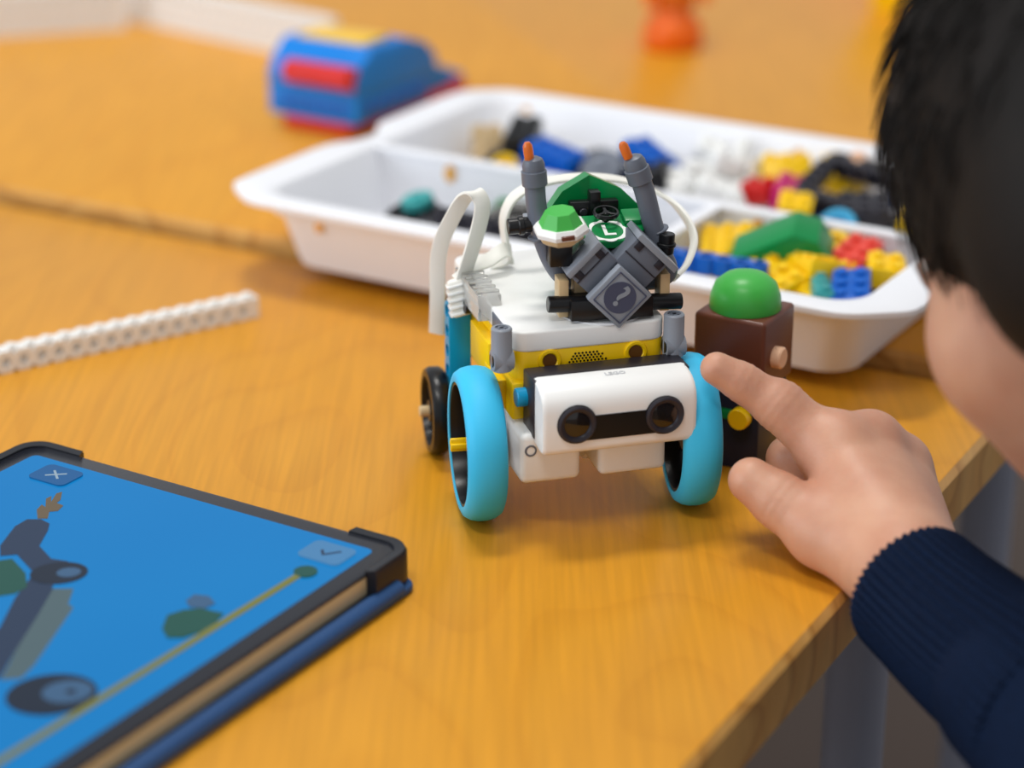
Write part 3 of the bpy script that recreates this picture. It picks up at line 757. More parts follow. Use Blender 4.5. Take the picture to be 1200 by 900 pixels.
# wheels
def wheel(x, y, rot, side, axle):
    w = empty('wheel', (0, 0, 0)); w.parent = RB; w.location = Vector((x, y, 28))*S; w.rotation_euler = (0, 0, R_(rot))
    Q = T(0, 0, 0, ry=90)
    MB(Q).lathe([(22.6, -7), (24.2, -7.2), (26.0, -6.4), (27.4, -4.2), (28, -1.5), (28, 1.5), (27.4, 4.2), (26.0, 6.4), (24.2, 7.2), (22.6, 7), (22.4, 0)], seg=64, closed=True).build('tyre', AZ, w, ang=60)
    m = MB(Q)
    m.lathe([(22.7, -6.6), (22.7, 6.6), (21.5, 6.6), (20.6, 1.2), (20.6, -1.2), (21.5, -6.6)], seg=48, closed=True)
    rim = m.build('rim', BLACK, w)
    m = MB(Q)
    m.lathe([(0, -3), (7.5, -3), (7.8, -2.5), (7.8, 2.5), (7.5, 3), (0, 3)], seg=24)
    for k in range(18):
        a = 360*k/18; b_ = a+34*(1 if k % 2 else -1)
        p0 = (7*math.cos(R_(a)), 7*math.sin(R_(a)), 0); p1 = (21*math.cos(R_(b_)), 21*math.sin(R_(b_)), 0)
        m.tube([p0, p1], 0.8, 6)
    m.build('spoke_web', BLACK, w)
    if axle:
        Z = MB()
        for s in (1, 0): Z.box((-3.0, 0, 0), (13.5, 4.8 if s else 1.8, 1.8 if s else 4.8), 0.3)
        Z.build('yellow_axle', YEL, w)
    return w
wheel(-40.6, 6.5, -5.5, -1, True)
wheel(37.4, -1.4, -8.5, 1, False)
# rear wheel, beam, side fittings
rwh = empty('rear_wheel', (0, 0, 0)); rwh.parent = RB; rwh.location = Vector((-41.5, 66, 17.0))*S; rwh.rotation_euler = (0, 0, R_(-4))
Q = T(0, 0, 0, ry=90)
MB(Q).lathe([(13.4, -3.6), (16, -3.4), (17, -1.8), (17, 1.8), (16, 3.4), (13.4, 3.6), (12.6, 1.0), (12.6, -1.0)], seg=40, closed=True).build('tyre', BLACK, rwh, ang=50)
m = MB(Q); m.lathe([(0, -2.8), (4.2, -2.8), (4.2, 2.8), (0, 2.8)], seg=20)
for k in range(6): m.box((8.8, 0, 0), (10, 3.4, 2.4), 0.4, M=T(0, 0, 0, rz=60*k))
m.build('spokes', plastic('brown_black_plastic', (52, 44, 40), 0.4), rwh)
MB().cyl((-6.5, 0, 0), (30, 0, 0), 2.2, seg=14).build('tan_axle', TAN, rwh)
bm_ = holed(MB(T(-33.6, 63, 34.4) @ T(0, 0, 0, ry=90)), 7)
bm_.build('azure_beam', AZP, RB)
MB().box((-33.6, 58.9, 34.4), (8.6, 1.0, 55), 0.3).build('azure_cover', AZP, RB)
MB().box((-30.5, 34, 53), (4, 26, 14), 0.5).build('yellow_side_plate', YEL, RB)
MB().box((-31.2, 16, 46), (3.4, 20, 11), 0.5).build('yellow_side_plate', YEL, RB)
cb = MB()
cb.box((-29.5, 47, 70.2), (9, 34, 10), 0.6)
cb = cb.build('clear_brick', CLEAR, RB)
for i in range(6): MB().box((-29.5, 33+i*5.4, 75.6), (8.6, 1.6, 0.9), 0.25).build('ridge', CLEAR, cb)
MB().cyl((-34, 50, 64), (-28, 50, 64), 2.6).build('black_pin', BLACK, RB)
MB().box((-28.8, 20, 67), (1.5, 14, 6), 0.3).build('grey_shim', DGREY, RB)
# ribbed cable connector
PM = T(-33.6, 55.5, 66.4, rx=-8, ry=-14, rz=-6)
cn = MB(PM).box((0, 0, 0), (11.5, 7, 14), 1.6, taper=(0.72, 0.8)).build('cable_plug', CABLE, RB)
for i in range(5):
    w_ = 12.4-i*0.75
    MB(PM).box((0, 0, -5.6+i*2.6), (w_, 7.8-i*0.25, 1.2), 0.4).build('plug_rib', WHITE, cn)
# ribbon cables (flat)
def ribbon(pts, w, t, ref, name='ribbon_cable'):
    return MB().tube(spline(pts, 8), 1, 12, flat=(w, t, ref)).build(name, CABLE, RB, ang=50)
ribbon([(-38, 78, 44), (-38.4, 74, 58), (-38.6, 72, 74), (-37.3, 70, 84), (-33.6, 67, 94), (-30.0, 63.5, 102), (-27.0, 60, 104.6), (-24.8, 58, 101), (-26.0, 57, 94), (-29.0, 56, 85), (-32.0, 56, 76), (-33.4, 56, 71)], 6.2, 1.6, lambda t: (0.8+0.17*min(1, t/0.8), -0.55+0.75*min(1, t/0.8), 0.1))
ribbon([(-34.8, 58, 72), (-28, 60, 76), (-21, 62, 77.5), (-15, 65, 79.5), (-11.5, 68, 78), (-12.5, 70, 74.2), (-18, 72, 72.4)], 6.5, 1.6, lambda t: (0.2, 0.85, 0.45))
ribbon([(-10.7, 70, 72.8), (-12.6, 70, 81), (-13.4, 70, 90), (-10.1, 70, 97.7), (-2.7, 70.5, 102), (8, 72, 103.6), (21, 72, 103.4), (33, 71.5, 101.5), (43, 68, 98.5), (50, 62, 94.7), (53.2, 51, 90.0), (52.8, 42, 84.6), (47.5, 34, 79), (40.9, 28, 76)], 5.2, 1.7, lambda t: (-0.2+0.3*max(0, t-0.5)*2, 0.95, 0.25-0.75*max(0, t-0.5)*2))
# ------------------------------------------------ kart module on the hub (turned a little to the hub)
KM = Matrix.Rotation(R_(-4.5), 4, 'Z')
def K(M=None): return MB(KM @ (M or Matrix.Identity(4)))
bb = K().cyl((-14.5, 8, 77.4), (34.5, 8, 75.4), 3.0, seg=16).build('black_cross_bar', BLACK, RB)
K().box((8, 10, 75.8), (30, 14, 7.6), 0.5).build('black_base', BLACK, bb)
for x in (-8.6, 28.4): K().box((x, 12, 79), (3.6, 8, 14), 0.4).build('tan_support', TAN, RB)
K().box((2, 16, 82), (12, 8, 6), 0.4).build('tan_support', TAN, RB)
# V of two grey engine blocks, square tile in front
VC = (9.8, 4, 82.4)
for s in (-1, 1):
    L1 = 15.6 if s < 0 else 18.2
    VM = T(VC[0], VC[1]+9, VC[2], ry=s*45)
    blk = K(VM).box((0, 0, (L1+3)/2), (15.6, 15, L1-3), 0.5).build('engine_block', DGREY, RB)
    pw = 16.4 if s < 0 else 19.6
    K(VM).box((0 if s < 0 else 1.4, -0.6, L1+1.2), (pw, 16.6, 2.4), 0.35).build('cylinder_head', GREY, blk)
    for k in (-1, 1):
        K(VM).box((k*5.2, -7.5, L1-1.6), (2.8, 1.0, 3.0), 0.2).build('clip', DBLK, blk)
    K(VM).box((0, -7.55, 12.2), (15.7, 0.5, 0.5), 0.1).build('seam', DBLK, blk)
rm = T(VC[0], VC[1]+11, VC[2]-1.4, ry=-45)
rs_ = K(rm).box((-1, 1, 21.6), (13, 11, 3.6), 0.4).build('ribbed_slope', CLEAR, RB)
for k in range(7): K(rm).box((-6.6+k*1.9, 1, 23.6), (0.7, 10.6, 0.8), 0.15).build('rib', DGREY, rs_)
tl_ = K(T(VC[0], VC[1]-2.2, VC[2]-1.2, ry=45)).box((0, 0, 0), (16.6, 4, 16.6), 0.5).build('square_tile', GREY, RB)
K(T(VC[0], VC[1]-4.4, VC[2]-1.2, ry=45)).loops([[(x, -0.15, z) for x, z in rrect(7.0, 7.0, .3, 2)], [(x, -0.3, z) for x, z in rrect(6.9, 6.9, .3, 2)], [(x, -0.3, z) for x, z in rrect(6.6, 6.6, .3, 2)], [(x, -0.15, z) for x, z in rrect(6.5, 6.5, .3, 2)]], closed=True).build('tile_border', DISCP, tl_)
K(T(VC[0], VC[1]-4.2, VC[2]-1.2)).lathe([(0, 0), (5.9, 0), (5.9, 0.25), (0, 0.3)], T(0, 0, 0, rx=90), 32).build('tile_disc', DISCP, tl_)
text_obj('tile_lettering', '?', 11.5, KM @ T(VC[0]+0.2, VC[1]-4.62, VC[2]-1.0, ry=38) @ T(rx=90), GREY, tl_)
K().cyl((VC[0]-4, VC[1]+1, 76), (VC[0]-4, VC[1]+9, 76), 4.2).build('grey_boss', GREY, RB)
K().cyl((VC[0]+4.5, VC[1]+1, 76), (VC[0]+4.5, VC[1]+9, 76), 4.2).build('grey_boss', GREY, RB)
# exhaust pipes
def pipe(pts, r, tip, pin):
    p = K().tube(spline(pts, 8), r, 18).build('exhaust_pipe', DGREY, RB, ang=50)
    a, b_ = Vector(pts[-2]), Vector(pts[-1]); d = (b_-a).normalized()
    ax = (1, 0, 0)
    for f0, f1, rr in ((-21, -20, r+0.35), (-1, 4.6, r+0.9), (4.6, 5.6, r+0.3)):
        K().cyl(b_+d*f0, b_+d*f1, rr, seg=18).build('pipe_collar', DGREY, p)
    e = b_+d*4.4
    K().lathe([(r+0.3, 0), (r+0.4, 2.2), (r-0.4, 4.2), (r-1.8, 5), (0, 5.2)], frame(e, d, ax), 18).build('pipe_elbow', DGREY, p)
    t0 = e+d*4
    K().lathe([(0, 0), (1.7, 0), (1.8, 3), (1.7, 5), (1.0, 6.2), (0, 6.4)], frame(Vector(t0)+Vector(tip), d+Vector((-0.06, 0, 0)), ax), 14).build('flame_tip', TORANGE, p)
    q0, q1 = Vector(pin[0]), Vector(pin[1])
    pn = K().cyl(q0, q1, 2.9, seg=16).build('black_pin', BLACK, RB)
    K().cyl(q0+(q1-q0)*0.35, q0+(q1-q0)*0.55, 3.5, seg=16).build('pin_collar', BLACK, pn)
pipe([(4, 22, 82), (-4, 20.5, 82.0), (-9.6, 20, 88), (-14.0, 20, 99), (-16.2, 20, 110), (-16.9, 20, 119)], 3.7, (-1.4, -0.6, 0.4), ((-26.5, 20.5, 103.0), (-16, 20.5, 103.6)))
pipe([(18, 22, 80), (28, 21, 79.5), (32.4, 20, 83), (29.9, 20, 90), (26.4, 20, 101), (23.2, 20, 113), (21.4, 20, 118)], 3.7, (-1.8, -0.6, 0.4), ((30.4, 16, 91), (30.8, 16, 98.5)))
# seat
seat = K(T(8.4, 40, -5.2))
for s in (-1, 1):
    seat.raw([(0, 0, 92), (s*19, -6, 92), (s*19.5, -6, 106), (s*11, 0, 114), (0, 4, 118.5),
              (0, 9, 92), (s*18, 3, 92), (s*18.5, 3, 105), (s*10.5, 9, 113), (0, 12, 117.5)],
             [(0, 1, 2, 3, 4), (5, 9, 8, 7, 6), (0, 5, 6, 1), (1, 6, 7, 2), (2, 7, 8, 3), (3, 8, 9, 4), (4, 9, 5, 0)])
    seat.box((s*16, -9, 99), (6, 16, 13), 0.5)
st = seat.build('seat', GREEN, RB, ang=20)
K(T(8.4, 40, -5.2)).box((0, -3, 107.6), (18, 4, 7), 0.4).build('seat_pad', BLACK, st)
K(T(8.4, 40, -5.2)).box((0, -4, 110.5), (4, 5, 9), 0.4).build('pad_clip', BLACK, st)
for s in (-1, 1): K(T(8.4, 40, -5.2)).cyl((s*4.2, -5.2, 107.5), (s*4.2, -6.2, 107.5), 1.5, seg=12).build('stud', DBLK, st)
K(T(8.4, 40, -5.2)).box((0, -8, 92), (30, 18, 6), 0.5).build('seat_cushion', GREEN, st)
K().box((-13.5, 30, 102), (10, 8, 3), 0.4).build('grey_plate', GREY, RB)
# hood with emblem, steering wheel
HT = T(10.6, 22.5, 100.4, rx=14)
hood = K(HT); hood.prism([(-8, -10), (8, -10), (16, 2), (16, 8), (-16, 8), (-16, 2)], -3.2, 0, bev=0.4); hood = hood.build('hood', GREEN, RB, ang=20)
K(HT).box((11.5, 4, 0.8), (11, 8.5, 2.4), 0.7).build('fender', GREEN, hood)
EM = HT @ T(-1.0, -3.2, 0.12)
pts_o = [((6.6+0.75*abs(math.cos(4*math.pi*2*i/64)))*math.cos(2*math.pi*i/64), (6.6+0.75*abs(math.cos(4*math.pi*2*i/64)))*math.sin(2*math.pi*i/64)) for i in range(64)]
pts_i = [(5.7*math.cos(2*math.pi*i/64), 5.7*math.sin(2*math.pi*i/64)) for i in range(64)]
K(EM).loops([[(x, y, -0.1) for x, y in pts_o], [(x, y, 0.12) for x, y in pts_o], [(x, y, 0.12) for x, y in pts_i], [(x, y, -0.1) for x, y in pts_i]], closed=True).build('emblem_ring', WPRINT, hood)
text_obj('emblem_letter', 'L', 9.6, KM @ EM @ T(0.3, 0, 0.06), WPRINT, hood)
sw = K(T(10.4, 25.5, 104.4, rx=10) @ Matrix.Scale(0.92, 4)); sw.lathe([(4.2, -0.8), (4.9, -0.9), (5.3, 0), (4.9, 0.9), (4.2, 0.8)], seg=32, closed=True)
for k in range(3): sw.box((2.2, 0, 0), (4.6, 1.3, 1.1), 0.2, M=T(0, 0, 0, rz=90+120*k))
sw.cyl((0, 0, -6), (0, 0, 0.6), 1.5, seg=12); sw.build('steering_wheel', BLACK, RB)
# faceted dome (white rim, green top, tan underside)
DM = T(-9.6, 9, 103.2, rx=6, ry=-4) @ Matrix.Scale(0.92, 4)
def facet(prof, n=8, sx=1.0, sy=1.0, rot=22.5):
    return [[(r*sx*math.cos(2*math.pi*(i+rot/45)/n), r*sy*math.sin(2*math.pi*(i+rot/45)/n), z) for i in range(n)] for r, z in prof]
dm = K(DM).loops(facet([(9.2, 3.2), (8.2, 5.2), (5.8, 9.6), (5.6, 9.7)])).build('dome_top', LGREEN, RB, ang=15)
K(DM).loops(facet([(8.6, 0.2), (10.6, 0.8), (10.8, 2.4), (9.4, 4.4), (8.0, 4.4)])).build('dome_rim', WHITE, dm, ang=15)
K(DM).loops(facet([(6.5, -3.2), (8.6, -1.6), (8.9, 0.8)])).build('dome_underside', TAN, dm, ang=15)
K(DM).box((0.6, -9.2, 2.2), (5.2, 2.4, 1.8), 0.3).build('dome_notch', BROWN, dm)
K().box((-9.6, 12, 95.5), (8, 8, 9), 0.4).build('black_stand', BLACK, dm)

# ================================================================== CHILD
def surface_nets(fn, lo, hi, h):
    lo = np.array(lo, float); hi = np.array(hi, float)
    n = np.ceil((hi-lo)/h).astype(int)+1
    ax = [lo[i]+h*np.arange(n[i]) for i in range(3)]
    X, Y, Z = np.meshgrid(*ax, indexing='ij')
    D = fn(np.stack([X, Y, Z], -1).reshape(-1, 3)).reshape(n)
    ins = D < 0
    cnt = np.zeros(n-1, int); acc = np.zeros(tuple(n-1)+(3,))
    corners = [(i, j, k) for i in (0, 1) for j in (0, 1) for k in (0, 1)]
    sl = lambda c: tuple(slice(c[a], n[a]-1+c[a]) for a in range(3))
    for c in corners:
        for a in range(3):
            if c[a] == 0:
                c2 = list(c); c2[a] = 1
                d0, d1 = D[sl(c)], D[sl(c2)]
                x = (d0 < 0) != (d1 < 0)
                t = np.where(x, d0/np.where(np.abs(d0-d1) < 1e-12, 1e-12, d0-d1), 0)
                p = np.zeros(d0.shape+(3,)); p += np.array(c); p[..., a] += t
                acc += p*x[..., None]; cnt += x
    act = cnt > 0
    idx = -np.ones(act.shape, int); idx[act] = np.arange(act.sum())
    base = np.argwhere(act)
    V = lo + h*(base + acc[act]/cnt[act][:, None])
    F = []
    for a in range(3):
        b, c = (a+1) % 3, (a+2) % 3
        s0 = [slice(0, n[0]-1), slice(0, n[1]-1), slice(0, n[2]-1)]
        s0[a] = slice(0, n[a]-1); s0[b] = slice(1, n[b]-1); s0[c] = slice(1, n[c]-1)
        s1 = list(s0); s1[a] = slice(1, n[a])
        i0, i1 = ins[tuple(s0)], ins[tuple(s1)]
        x = np.argwhere(i0 != i1)
        if not len(x): continue
        g = x.copy(); g[:, b] += 1; g[:, c] += 1
        sign = i0[tuple(x.T)]
        def at(db, dc):
            q = g.copy(); q[:, b] += db; q[:, c] += dc; return idx[tuple(q.T)]
        q = np.stack([at(-1, -1), at(0, -1), at(0, 0), at(-1, 0)], 1)
        q[~sign] = q[~sign][:, ::-1]
        F.append(q)
    return V, np.concatenate(F)
def smin(a, b, k):
    hh = np.clip(0.5+0.5*(b-a)/k, 0, 1); return b*(1-hh)+a*hh-k*hh*(1-hh)
def cap(p, a, b, ra, rb):
    a, b = np.array(a, float), np.array(b, float); ab = b-a
    t = np.clip(((p-a)@ab)/(ab@ab), 0, 1)
    return np.linalg.norm(p-(a+t[:, None]*ab), axis=1)-(ra+(rb-ra)*t)
def ellip(p, c, r, Rm=None):
    q = p-np.array(c, float)
    if Rm is not None: q = q@Rm
    r = np.array(r, float); k0 = np.linalg.norm(q/r, axis=1); k1 = np.linalg.norm(q/(r*r), axis=1)
    return k0*(k0-1)/np.maximum(k1, 1e-9)
def mesh_from(name, V, F, mat):
    me = bpy.data.meshes.new(name)
    me.from_pydata((V*S).tolist(), [], F.tolist()); me.materials.append(mat)
    me.polygons.foreach_set('use_smooth', [True]*len(me.polygons)); me.update(); return me

# skin
sk = bpy.data.materials.new('child_skin'); sk.use_nodes = True
nt = sk.node_tree; b = nt.nodes['Principled BSDF']
tc = nt.nodes.new('ShaderNodeTexCoord'); nz = nt.nodes.new('ShaderNodeTexNoise'); nz.inputs['Scale'].default_value = 38; nz.inputs['Detail'].default_value = 4
nt.links.new(tc.outputs['Object'], nz.inputs['Vector'])
cr = nt.nodes.new('ShaderNodeValToRGB')
cr.color_ramp.elements[0].color = (*srgb(188, 132, 106), 1); cr.color_ramp.elements[0].position = 0.3
cr.color_ramp.elements[1].color = (*srgb(208, 160, 132), 1); cr.color_ramp.elements[1].position = 0.7
nt.links.new(nz.outputs['Fac'], cr.inputs[0]); nt.links.new(cr.outputs[0], b.inputs['Base Color'])
b.inputs['Roughness'].default_value = 0.5; b.inputs['Subsurface Weight'].default_value = 0.25
b.inputs['Subsurface Radius'].default_value = (1, 0.35, 0.2); b.inputs['Subsurface Scale'].default_value = 0.003
n2 = nt.nodes.new('ShaderNodeTexVoronoi'); n2.inputs['Scale'].default_value = 900
nt.links.new(tc.outputs['Object'], n2.inputs['Vector'])
bp = nt.nodes.new('ShaderNodeBump'); bp.inputs['Strength'].default_value = 0.15; bp.inputs['Distance'].default_value = 0.0003
nt.links.new(n2.outputs['Distance'], bp.inputs['Height']); nt.links.new(bp.outputs['Normal'], b.inputs['Normal'])
SKIN = sk

# hand joints (mm, world)
J = dict(itip=(71.7, 722.0, 60.1), idip=(80.7, 721.0, 55.3), ipip=(93.4, 719.0, 47.1), imcp=(113.5, 711.0, 33.0),
         mmcp=(126.0, 719.0, 30.6), rmcp=(137.9, 724.0, 20.6), lmcp=(143.2, 722.0, 11.8),
         mpip=(99.8, 729.0, 22.5), mdip=(105.5, 722.0, 12.5), mtip=(114, 715, 13.0),
         rpip=(111.5, 737.0, 13.5), rdip=(116, 731, 7.5), rtip=(124, 722, 9),
         lpip=(123.0, 739.0, 9.0), ldip=(126, 732, 6.6), ltip=(132, 722, 8),
         wrist=(132.4, 660.0, 11.4), ttip=(82.8, 700.0, 27.2), tip=(92.8, 695.0, 21.4), tmcp=(106.8, 686.0, 14.6), tcmc=(121.9, 674.0, 11.5), fore=(160, 598, 4), elbow=(208, 502, -16))
def hand_sdf(p):
    j = J
    d = cap(p, j['imcp'], j['wrist'], 12.5, 16)
    d = smin(d, cap(p, j['mmcp'], j['wrist'], 12.0, 16), 6)
    d = smin(d, cap(p, j['rmcp'], j['wrist'], 11.0, 16), 6)
    d = smin(d, cap(p, j['lmcp'], (138, 664, 8), 10.0, 14), 6)
    d = smin(d, cap(p, j['wrist'], j['fore'], 16.5, 19.5), 8)
    d = smin(d, cap(p, j['fore'], j['elbow'], 19.5, 24), 8)
    # thumb with ball of the thumb and web
    d = smin(d, cap(p, j['tcmc'], j['tmcp'], 15.5, 12.0), 8)
    d = smin(d, cap(p, j['tmcp'], (116, 700, 22), 10, 9), 8)
    th = smin(cap(p, j['tmcp'], j['tip'], 11.6, 9.6), cap(p, j['tip'], j['ttip'], 9.6, 8.0), 3)
    d = smin(d, th, 4)
    # index
    ix = cap(p, j['imcp'], j['ipip'], 11.4, 8.3)
    ix = smin(ix, cap(p, j['ipip'], j['idip'], 7.9, 6.9), 2.5)
    ix = smin(ix, cap(p, j['idip'], j['itip'], 6.9, 5.9), 2.0)
    ix = smin(ix, ellip(p, (j['ipip'][0]+1, j['ipip'][1]-1, j['ipip'][2]+1), (8.4, 8.2, 8.2)), 4)
    d = smin(d, ix, 5)
    # knuckle bumps
    for q, r in (('imcp', 8.6), ('mmcp', 7.8), ('rmcp', 7.8)):
        c = np.array(j[q])+np.array((0.8, 0, 4.2)); d = smin(d, np.linalg.norm(p-c, axis=1)-r, 7)
    d = smin(d, cap(p, j['imcp'], j['mmcp'], 11.5, 11), 6); d = smin(d, cap(p, j['mmcp'], j['rmcp'], 11, 10), 6)
    # curled fingers
    for a, b_, c, e, r in (('mmcp', 'mpip', 'mdip', 'mtip', 8.2), ('rmcp', 'rpip', 'rdip', 'rtip', 7.6), ('lmcp', 'lpip', 'ldip', 'ltip', 6.6)):
        fg = smin(cap(p, j[a], j[b_], r+0.8, r), smin(cap(p, j[b_], j[c], r, r-0.7), cap(p, j[c], j[e], r-0.7, r-1.4), 2), 2)
        d = smin(d, fg, 1.6)
    # shallow skin creases across the finger joints
    def crease(at, a, b_, offs, depth, wdt, reach):
        ax = np.array(j[b_])-np.array(j[a]); ax = ax/np.linalg.norm(ax)
        q = p-np.array(j[at]); t = q@ax; rad = np.linalg.norm(q, axis=1)
        g = np.zeros(len(p))
        for o in offs: g = np.maximum(g, np.exp(-((t-o)/wdt)**2))
        return depth*g*np.clip(1.6-rad/reach, 0, 1)
    d = d+crease('ipip', 'imcp', 'ipip', (-3.2, -0.4, 2.4), 0.45, 0.8, 11)+crease('idip', 'ipip', 'itip', (-1.4, 1.2), 0.35, 0.7, 9)
    d = d+crease('tip', 'tmcp', 'ttip', (-1.6, 1.2), 0.4, 0.8, 12)
    return d
V1, F1 = surface_nets(hand_sdf, (58, 634, -14), (178, 764, 74), 1.05)
Va, Fa = surface_nets(hand_sdf, (100, 480, -50), (240, 645, 40), 3.0)
F1 = np.concatenate([F1, Fa+len(V1)]); V1 = np.concatenate([V1, Va])

# head frame
HC = np.array((197.0, 628.0, 153.0))
Fw = Vector((-0.60, 0.72, -0.38)).normalized()
Up0 = Vector((-0.12, 0.3, 1)); Up = (Up0-Fw*Up0.dot(Fw)).normalized(); Rt = Fw.cross(Up)       # Rt: the child's right
HM = np.array([[*Rt], [*Fw], [*Up]]).T                 # columns: x right, y face, z up
NECK = np.array((278., 556., 62.))
def head_loc(p): return (p-HC)@HM
def head_sdf(p):
    q = head_loc(p)
    d = ellip(q, (0, -10, 22), (70, 88, 76))
    d = smin(d, ellip(q, (0, 26, -30), (54, 52, 62)), 22)
    d = smin(d, ellip(q, (0, 40, -62), (30, 30, 28)), 14)
    for s in (-1, 1):
        d = smin(d, np.linalg.norm(q-np.array((s*33, 44, -36)), axis=1)-24, 16)          # cheeks
        d = smin(d, ellip(q, (s*72, -6, -16), (7, 15, 24)), 5)                            # ears
        d = np.maximum(d, -(np.linalg.norm(q-np.array((s*77, 0, -14)), axis=1)-6))
        d = -smin(-d, np.linalg.norm(q-np.array((s*26, 80, -8)), axis=1)-10, 8)           # eye sockets
        d = smin(d, np.linalg.norm(q-np.array((s*26, 68, -9)), axis=1)-11.5, 2)           # eyeballs
        d = smin(d, cap(q, (s*14, 80, 8), (s*38, 70, 6), 5, 4), 7)                        # brows
    d = smin(d, cap(q, (0, 80, -6), (0, 93, -28), 5, 8.5), 7)                             # nose
    d = smin(d, cap(q, (-12, 82, -50), (12, 82, -50), 5, 5), 4); d = smin(d, cap(q, (-10, 80, -58), (10, 80, -58), 5.5, 5.5), 4)
    d = smin(d, cap(p, HC+HM@np.array((0, -28, -45)), NECK, 40, 44), 18)
    d = smin(d, cap(p, NECK, (300, 520, -40), 46, 58), 20)
    return d
V2, F2 = surface_nets(head_sdf, (70, 420, -130), (400, 780, 290), 4.0)
Vb = np.concatenate([V1, V2]); Fb = np.concatenate([F1, F2+len(V1)])
kid = empty('person', (290, 470, -735), 0, 'child in a dark blue knitted jumper pointing one finger at the robot', 'person')
OFF = Vector((290, 470, -735))
def kid_part(name, V, F, mat, parent=None):
    V = np.array(V)-np.array(OFF)
    o = bpy.data.objects.new(name, mesh_from(name, V, np.array(F), mat)); col.objects.link(o); o.parent = parent or kid; return o
body = kid_part('body', Vb, Fb, SKIN)
body['label'] = 'bare hand with pointing index finger and cheek'

# eyes under the fringe
EYEW = plastic('eye_white', (232, 228, 222), 0.25, 0.02); IRIS = plastic('dark_iris', (38, 24, 18), 0.15, 0.1)
for s_ in (-1, 1):
    c_ = Vector(HC + HM @ np.array((s_*26, 66.6, -9.0)))-OFF; f_ = Vector(HM @ np.array((0, 1, 0)))
    sp = [(11.6*math.sin(math.pi*i/12), -11.6*math.cos(math.pi*i/12)) for i in range(13)]
    ey = MB().lathe([(max(0, r), z) for r, z in sp], frame(c_, f_, (0, 0, 1)), 20).build('eye', EYEW, body)
    MB().lathe([(5.6, 10.2), (4.6, 10.95), (2.4, 11.6), (0, 11.85)], frame(c_, f_, (0, 0, 1)), 18).build('iris', IRIS, body)

# jumper
jm = bpy.data.materials.new('navy_knit'); jm.use_nodes = True
nt = jm.node_tree; b = nt.nodes['Principled BSDF']
tc = nt.nodes.new('ShaderNodeTexCoord'); nz = nt.nodes.new('ShaderNodeTexNoise'); nz.inputs['Scale'].default_value = 700; nz.inputs['Detail'].default_value = 3
nt.links.new(tc.outputs['Object'], nz.inputs['Vector'])
cr = nt.nodes.new('ShaderNodeValToRGB'); cr.color_ramp.elements[0].color = (*srgb(5, 14, 30), 1); cr.color_ramp.elements[1].color = (*srgb(13, 32, 62), 1)
nt.links.new(nz.outputs['Fac'], cr.inputs[0]); nt.links.new(cr.outputs[0], b.inputs['Base Color']); b.inputs['Roughness'].default_value = 0.85
b.inputs['Sheen Weight'].default_value = 0.0; b.inputs['Specular IOR Level'].default_value = 0.12; b.inputs['Sheen Tint'].default_value = (0.3, 0.5, 0.8, 1)
bp = nt.nodes.new('ShaderNodeBump'); bp.inputs['Strength'].default_value = 0.5; bp.inputs['Distance'].default_value = 0.0006
nt.links.new(nz.outputs['Fac'], bp.inputs['Height']); nt.links.new(bp.outputs['Normal'], b.inputs['Normal'])
def torso_sdf(p):
    el = np.array(J['elbow']); sh = np.array((366., 612., -8.)); shl = np.array((196., 500., -30.))
    d = cap(p, (158, 598, 3), el, 29, 40)
    d = smin(d, cap(p, el, sh, 42, 52), 20)
    d = smin(d, cap(p, sh, NECK+np.array((10, -30, -50)), 52, 62), 25)
    d = smin(d, cap(p, NECK+np.array((10, -30, -50)), (330, 420, -330), 84, 110), 40)
    d = smin(d, cap(p, NECK+np.array((10, -30, -50)), (236, 470, -50), 62, 50), 30)
    d = smin(d, cap(p, (236, 470, -50), (240, 440, -230), 46, 40), 20)
    d = smin(d, cap(p, NECK+np.array((5, -8, -24)), NECK+np.array((10, -30, -60)), 58, 80), 22)
    d = smin(d, cap(p, NECK+np.array((6, -12, -42)), sh, 60, 50), 24); d = smin(d, cap(p, NECK+np.array((6, -12, -42)), (236, 470, -50), 60, 50), 24)
    # soft folds
    w = 1.6*np.sin(p[:, 0]*0.11+p[:, 1]*0.06)*np.sin(p[:, 2]*0.09+p[:, 1]*0.05)
    return d+w
V3, F3 = surface_nets(torso_sdf, (100, 270, -480), (460, 720, 110), 6.0)
jum = kid_part('jumper', V3, F3, jm)
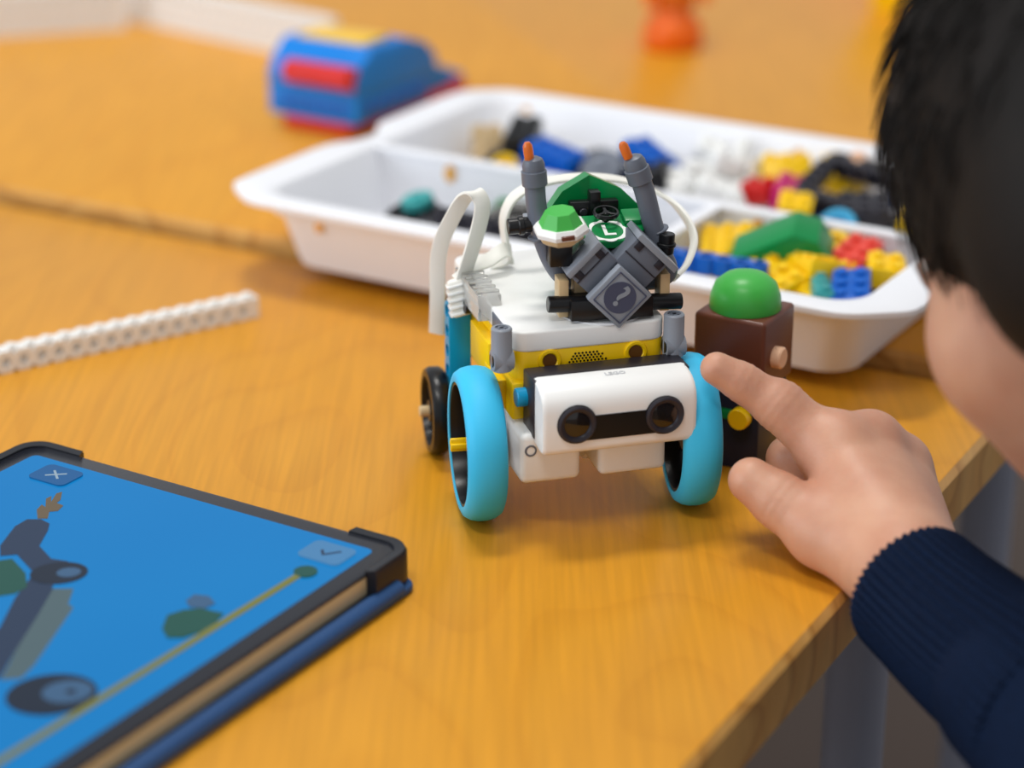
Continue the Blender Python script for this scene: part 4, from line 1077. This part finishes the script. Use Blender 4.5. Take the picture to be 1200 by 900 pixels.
# ribbed cuff: a thick tube with ribs running along the arm
def cuff_tube():
    path = spline([(131.4, 657.5, 8.6), (136.4, 648, 6.8), (142, 637, 5.0), (149, 622, 3.8), (158, 602, 3.2), (166, 586, 1.0)], 6)
    rad = np.interp(np.linspace(0, 1, len(path)), [0, 0.06, 0.3, 0.7, 1], [22.4, 23.6, 24.2, 26.5, 31])
    n = 48*8; V, F = [], []
    def ring_(p, t, r, inner):
        t = t.normalized(); x = Vector((0, 0, 1)); x = (x-t*x.dot(t)).normalized(); y = t.cross(x)
        out = []
        for k in range(n):
            a = 2*math.pi*k/n
            rr = r*(1+0.03*math.sin(2*a+1)) + (0 if inner else 0.8*math.cos(48*a))
            out.append(tuple(p+x*(rr*math.cos(a)*0.97)+y*(rr*math.sin(a)*1.04)))
        return out
    rings = []
    P = [Vector(p) for p in path]
    for i in (4, 2, 1, 0): rings.append(ring_(P[i], P[min(i+1, len(P)-1)]-P[max(i-1, 0)], rad[i]-3.2, True))
    rings.append(ring_(P[0]-(P[1]-P[0])*0.3, P[1]-P[0], rad[0]-1.5, True))
    for i in range(len(P)): rings.append(ring_(P[i], P[min(i+1, len(P)-1)]-P[max(i-1, 0)], rad[i], False))
    for r in rings: V += r
    for a in range(len(rings)-1):
        for k in range(n):
            q = (k+1) % n; F.append((a*n+k, a*n+q, (a+1)*n+q, (a+1)*n+k))
    return V, F
V4, F4 = cuff_tube()
cuff = kid_part('ribbed_cuff', V4, F4, jm, jum)

# hair: close cap plus many combed strands
hm = bpy.data.materials.new('dark_hair'); hm.use_nodes = True
nt = hm.node_tree; b = nt.nodes['Principled BSDF']
nz = nt.nodes.new('ShaderNodeTexNoise'); nz.inputs['Scale'].default_value = 120
tc = nt.nodes.new('ShaderNodeTexCoord'); nt.links.new(tc.outputs['Object'], nz.inputs['Vector'])
cr = nt.nodes.new('ShaderNodeValToRGB'); cr.color_ramp.elements[0].color = (*srgb(12, 10, 9), 1); cr.color_ramp.elements[1].color = (*srgb(24, 19, 16), 1)
nt.links.new(nz.outputs['Fac'], cr.inputs[0]); nt.links.new(cr.outputs[0], b.inputs['Base Color']); b.inputs['Roughness'].default_value = 0.6; b.inputs['Specular IOR Level'].default_value = 0.2
def hair_sdf(p):
    q = head_loc(p)
    d = ellip(q, (0, -10, 24), (78, 97, 86))
    d = smin(d, ellip(q, (0, -40, -20), (66, 58, 56)), 20)
    for s_ in (-1, 1): d = smin(d, ellip(q, (s_*66, -14, -6), (20, 38, 42)), 10)
    # hairline plane: forehead fringe high, running down behind the cheeks
    cut = (q[:, 1]*0.80 - (q[:, 2]+36)*0.60) - 40
    d = -smin(-d, -cut, 6)
    inner = ellip(q, (0, -10, 22), (68, 86, 74))
    return np.maximum(d, -inner)
V5, F5 = surface_nets(hair_sdf, (70, 500, 40), (340, 780, 300), 4.0)
hair = kid_part('hair', V5, F5, hm, body)
rs = np.random.RandomState(5)
SV, SF = [], []
for k in range(2600):
    v = rs.normal(size=3); v /= np.linalg.norm(v)
    c0_ = np.array((0, -10, 24.)); R0 = np.array((78, 97, 86.))
    q = c0_+v*R0
    if (q[1]*0.80-(q[2]+36)*0.60)-40 > 2: continue
    # comb outward from the crown
    crown = np.array((0, -45, 95.)); path = []
    u = v.copy()
    for i in range(5):
        path.append(c0_+u*R0*(1.0+0.015*i))
        t = (u-(crown-c0_)/R0/np.linalg.norm((crown-c0_)/R0)); t = t-u*(t@u)
        t = t/(np.linalg.norm(t)+1e-6); u = u+t*0.055+rs.normal(size=3)*0.006; u /= np.linalg.norm(u)
    path = [HC+HM@x for x in path]
    for i, x in enumerate(path):
        r = 0.55*(1-i/4.4)
        a = rs.normal(size=3); a /= np.linalg.norm(a)
        tt = path[min(i+1, 4)]-path[max(i-1, 0)]; tt = tt/np.linalg.norm(tt)
        a = np.array((0.3, 0.4, 0.86)); a = a-tt*(a@tt); a /= np.linalg.norm(a)+1e-9; bb_ = np.cross(tt, a)
        for g_ in range(3):
            an = 2*math.pi*g_/3; SV.append(x+(a*math.cos(an)+bb_*math.sin(an))*r)
    base_ = len(SV)-15
    for i in range(4):
        for g_ in range(3):
            h_ = (g_+1) % 3; SF.append((base_+i*3+g_, base_+i*3+h_, base_+i*3+3+h_, base_+i*3+3+g_))
st_ = kid_part('hair_strands', SV, SF, hm, hair)
st_['kind'] = 'stuff'
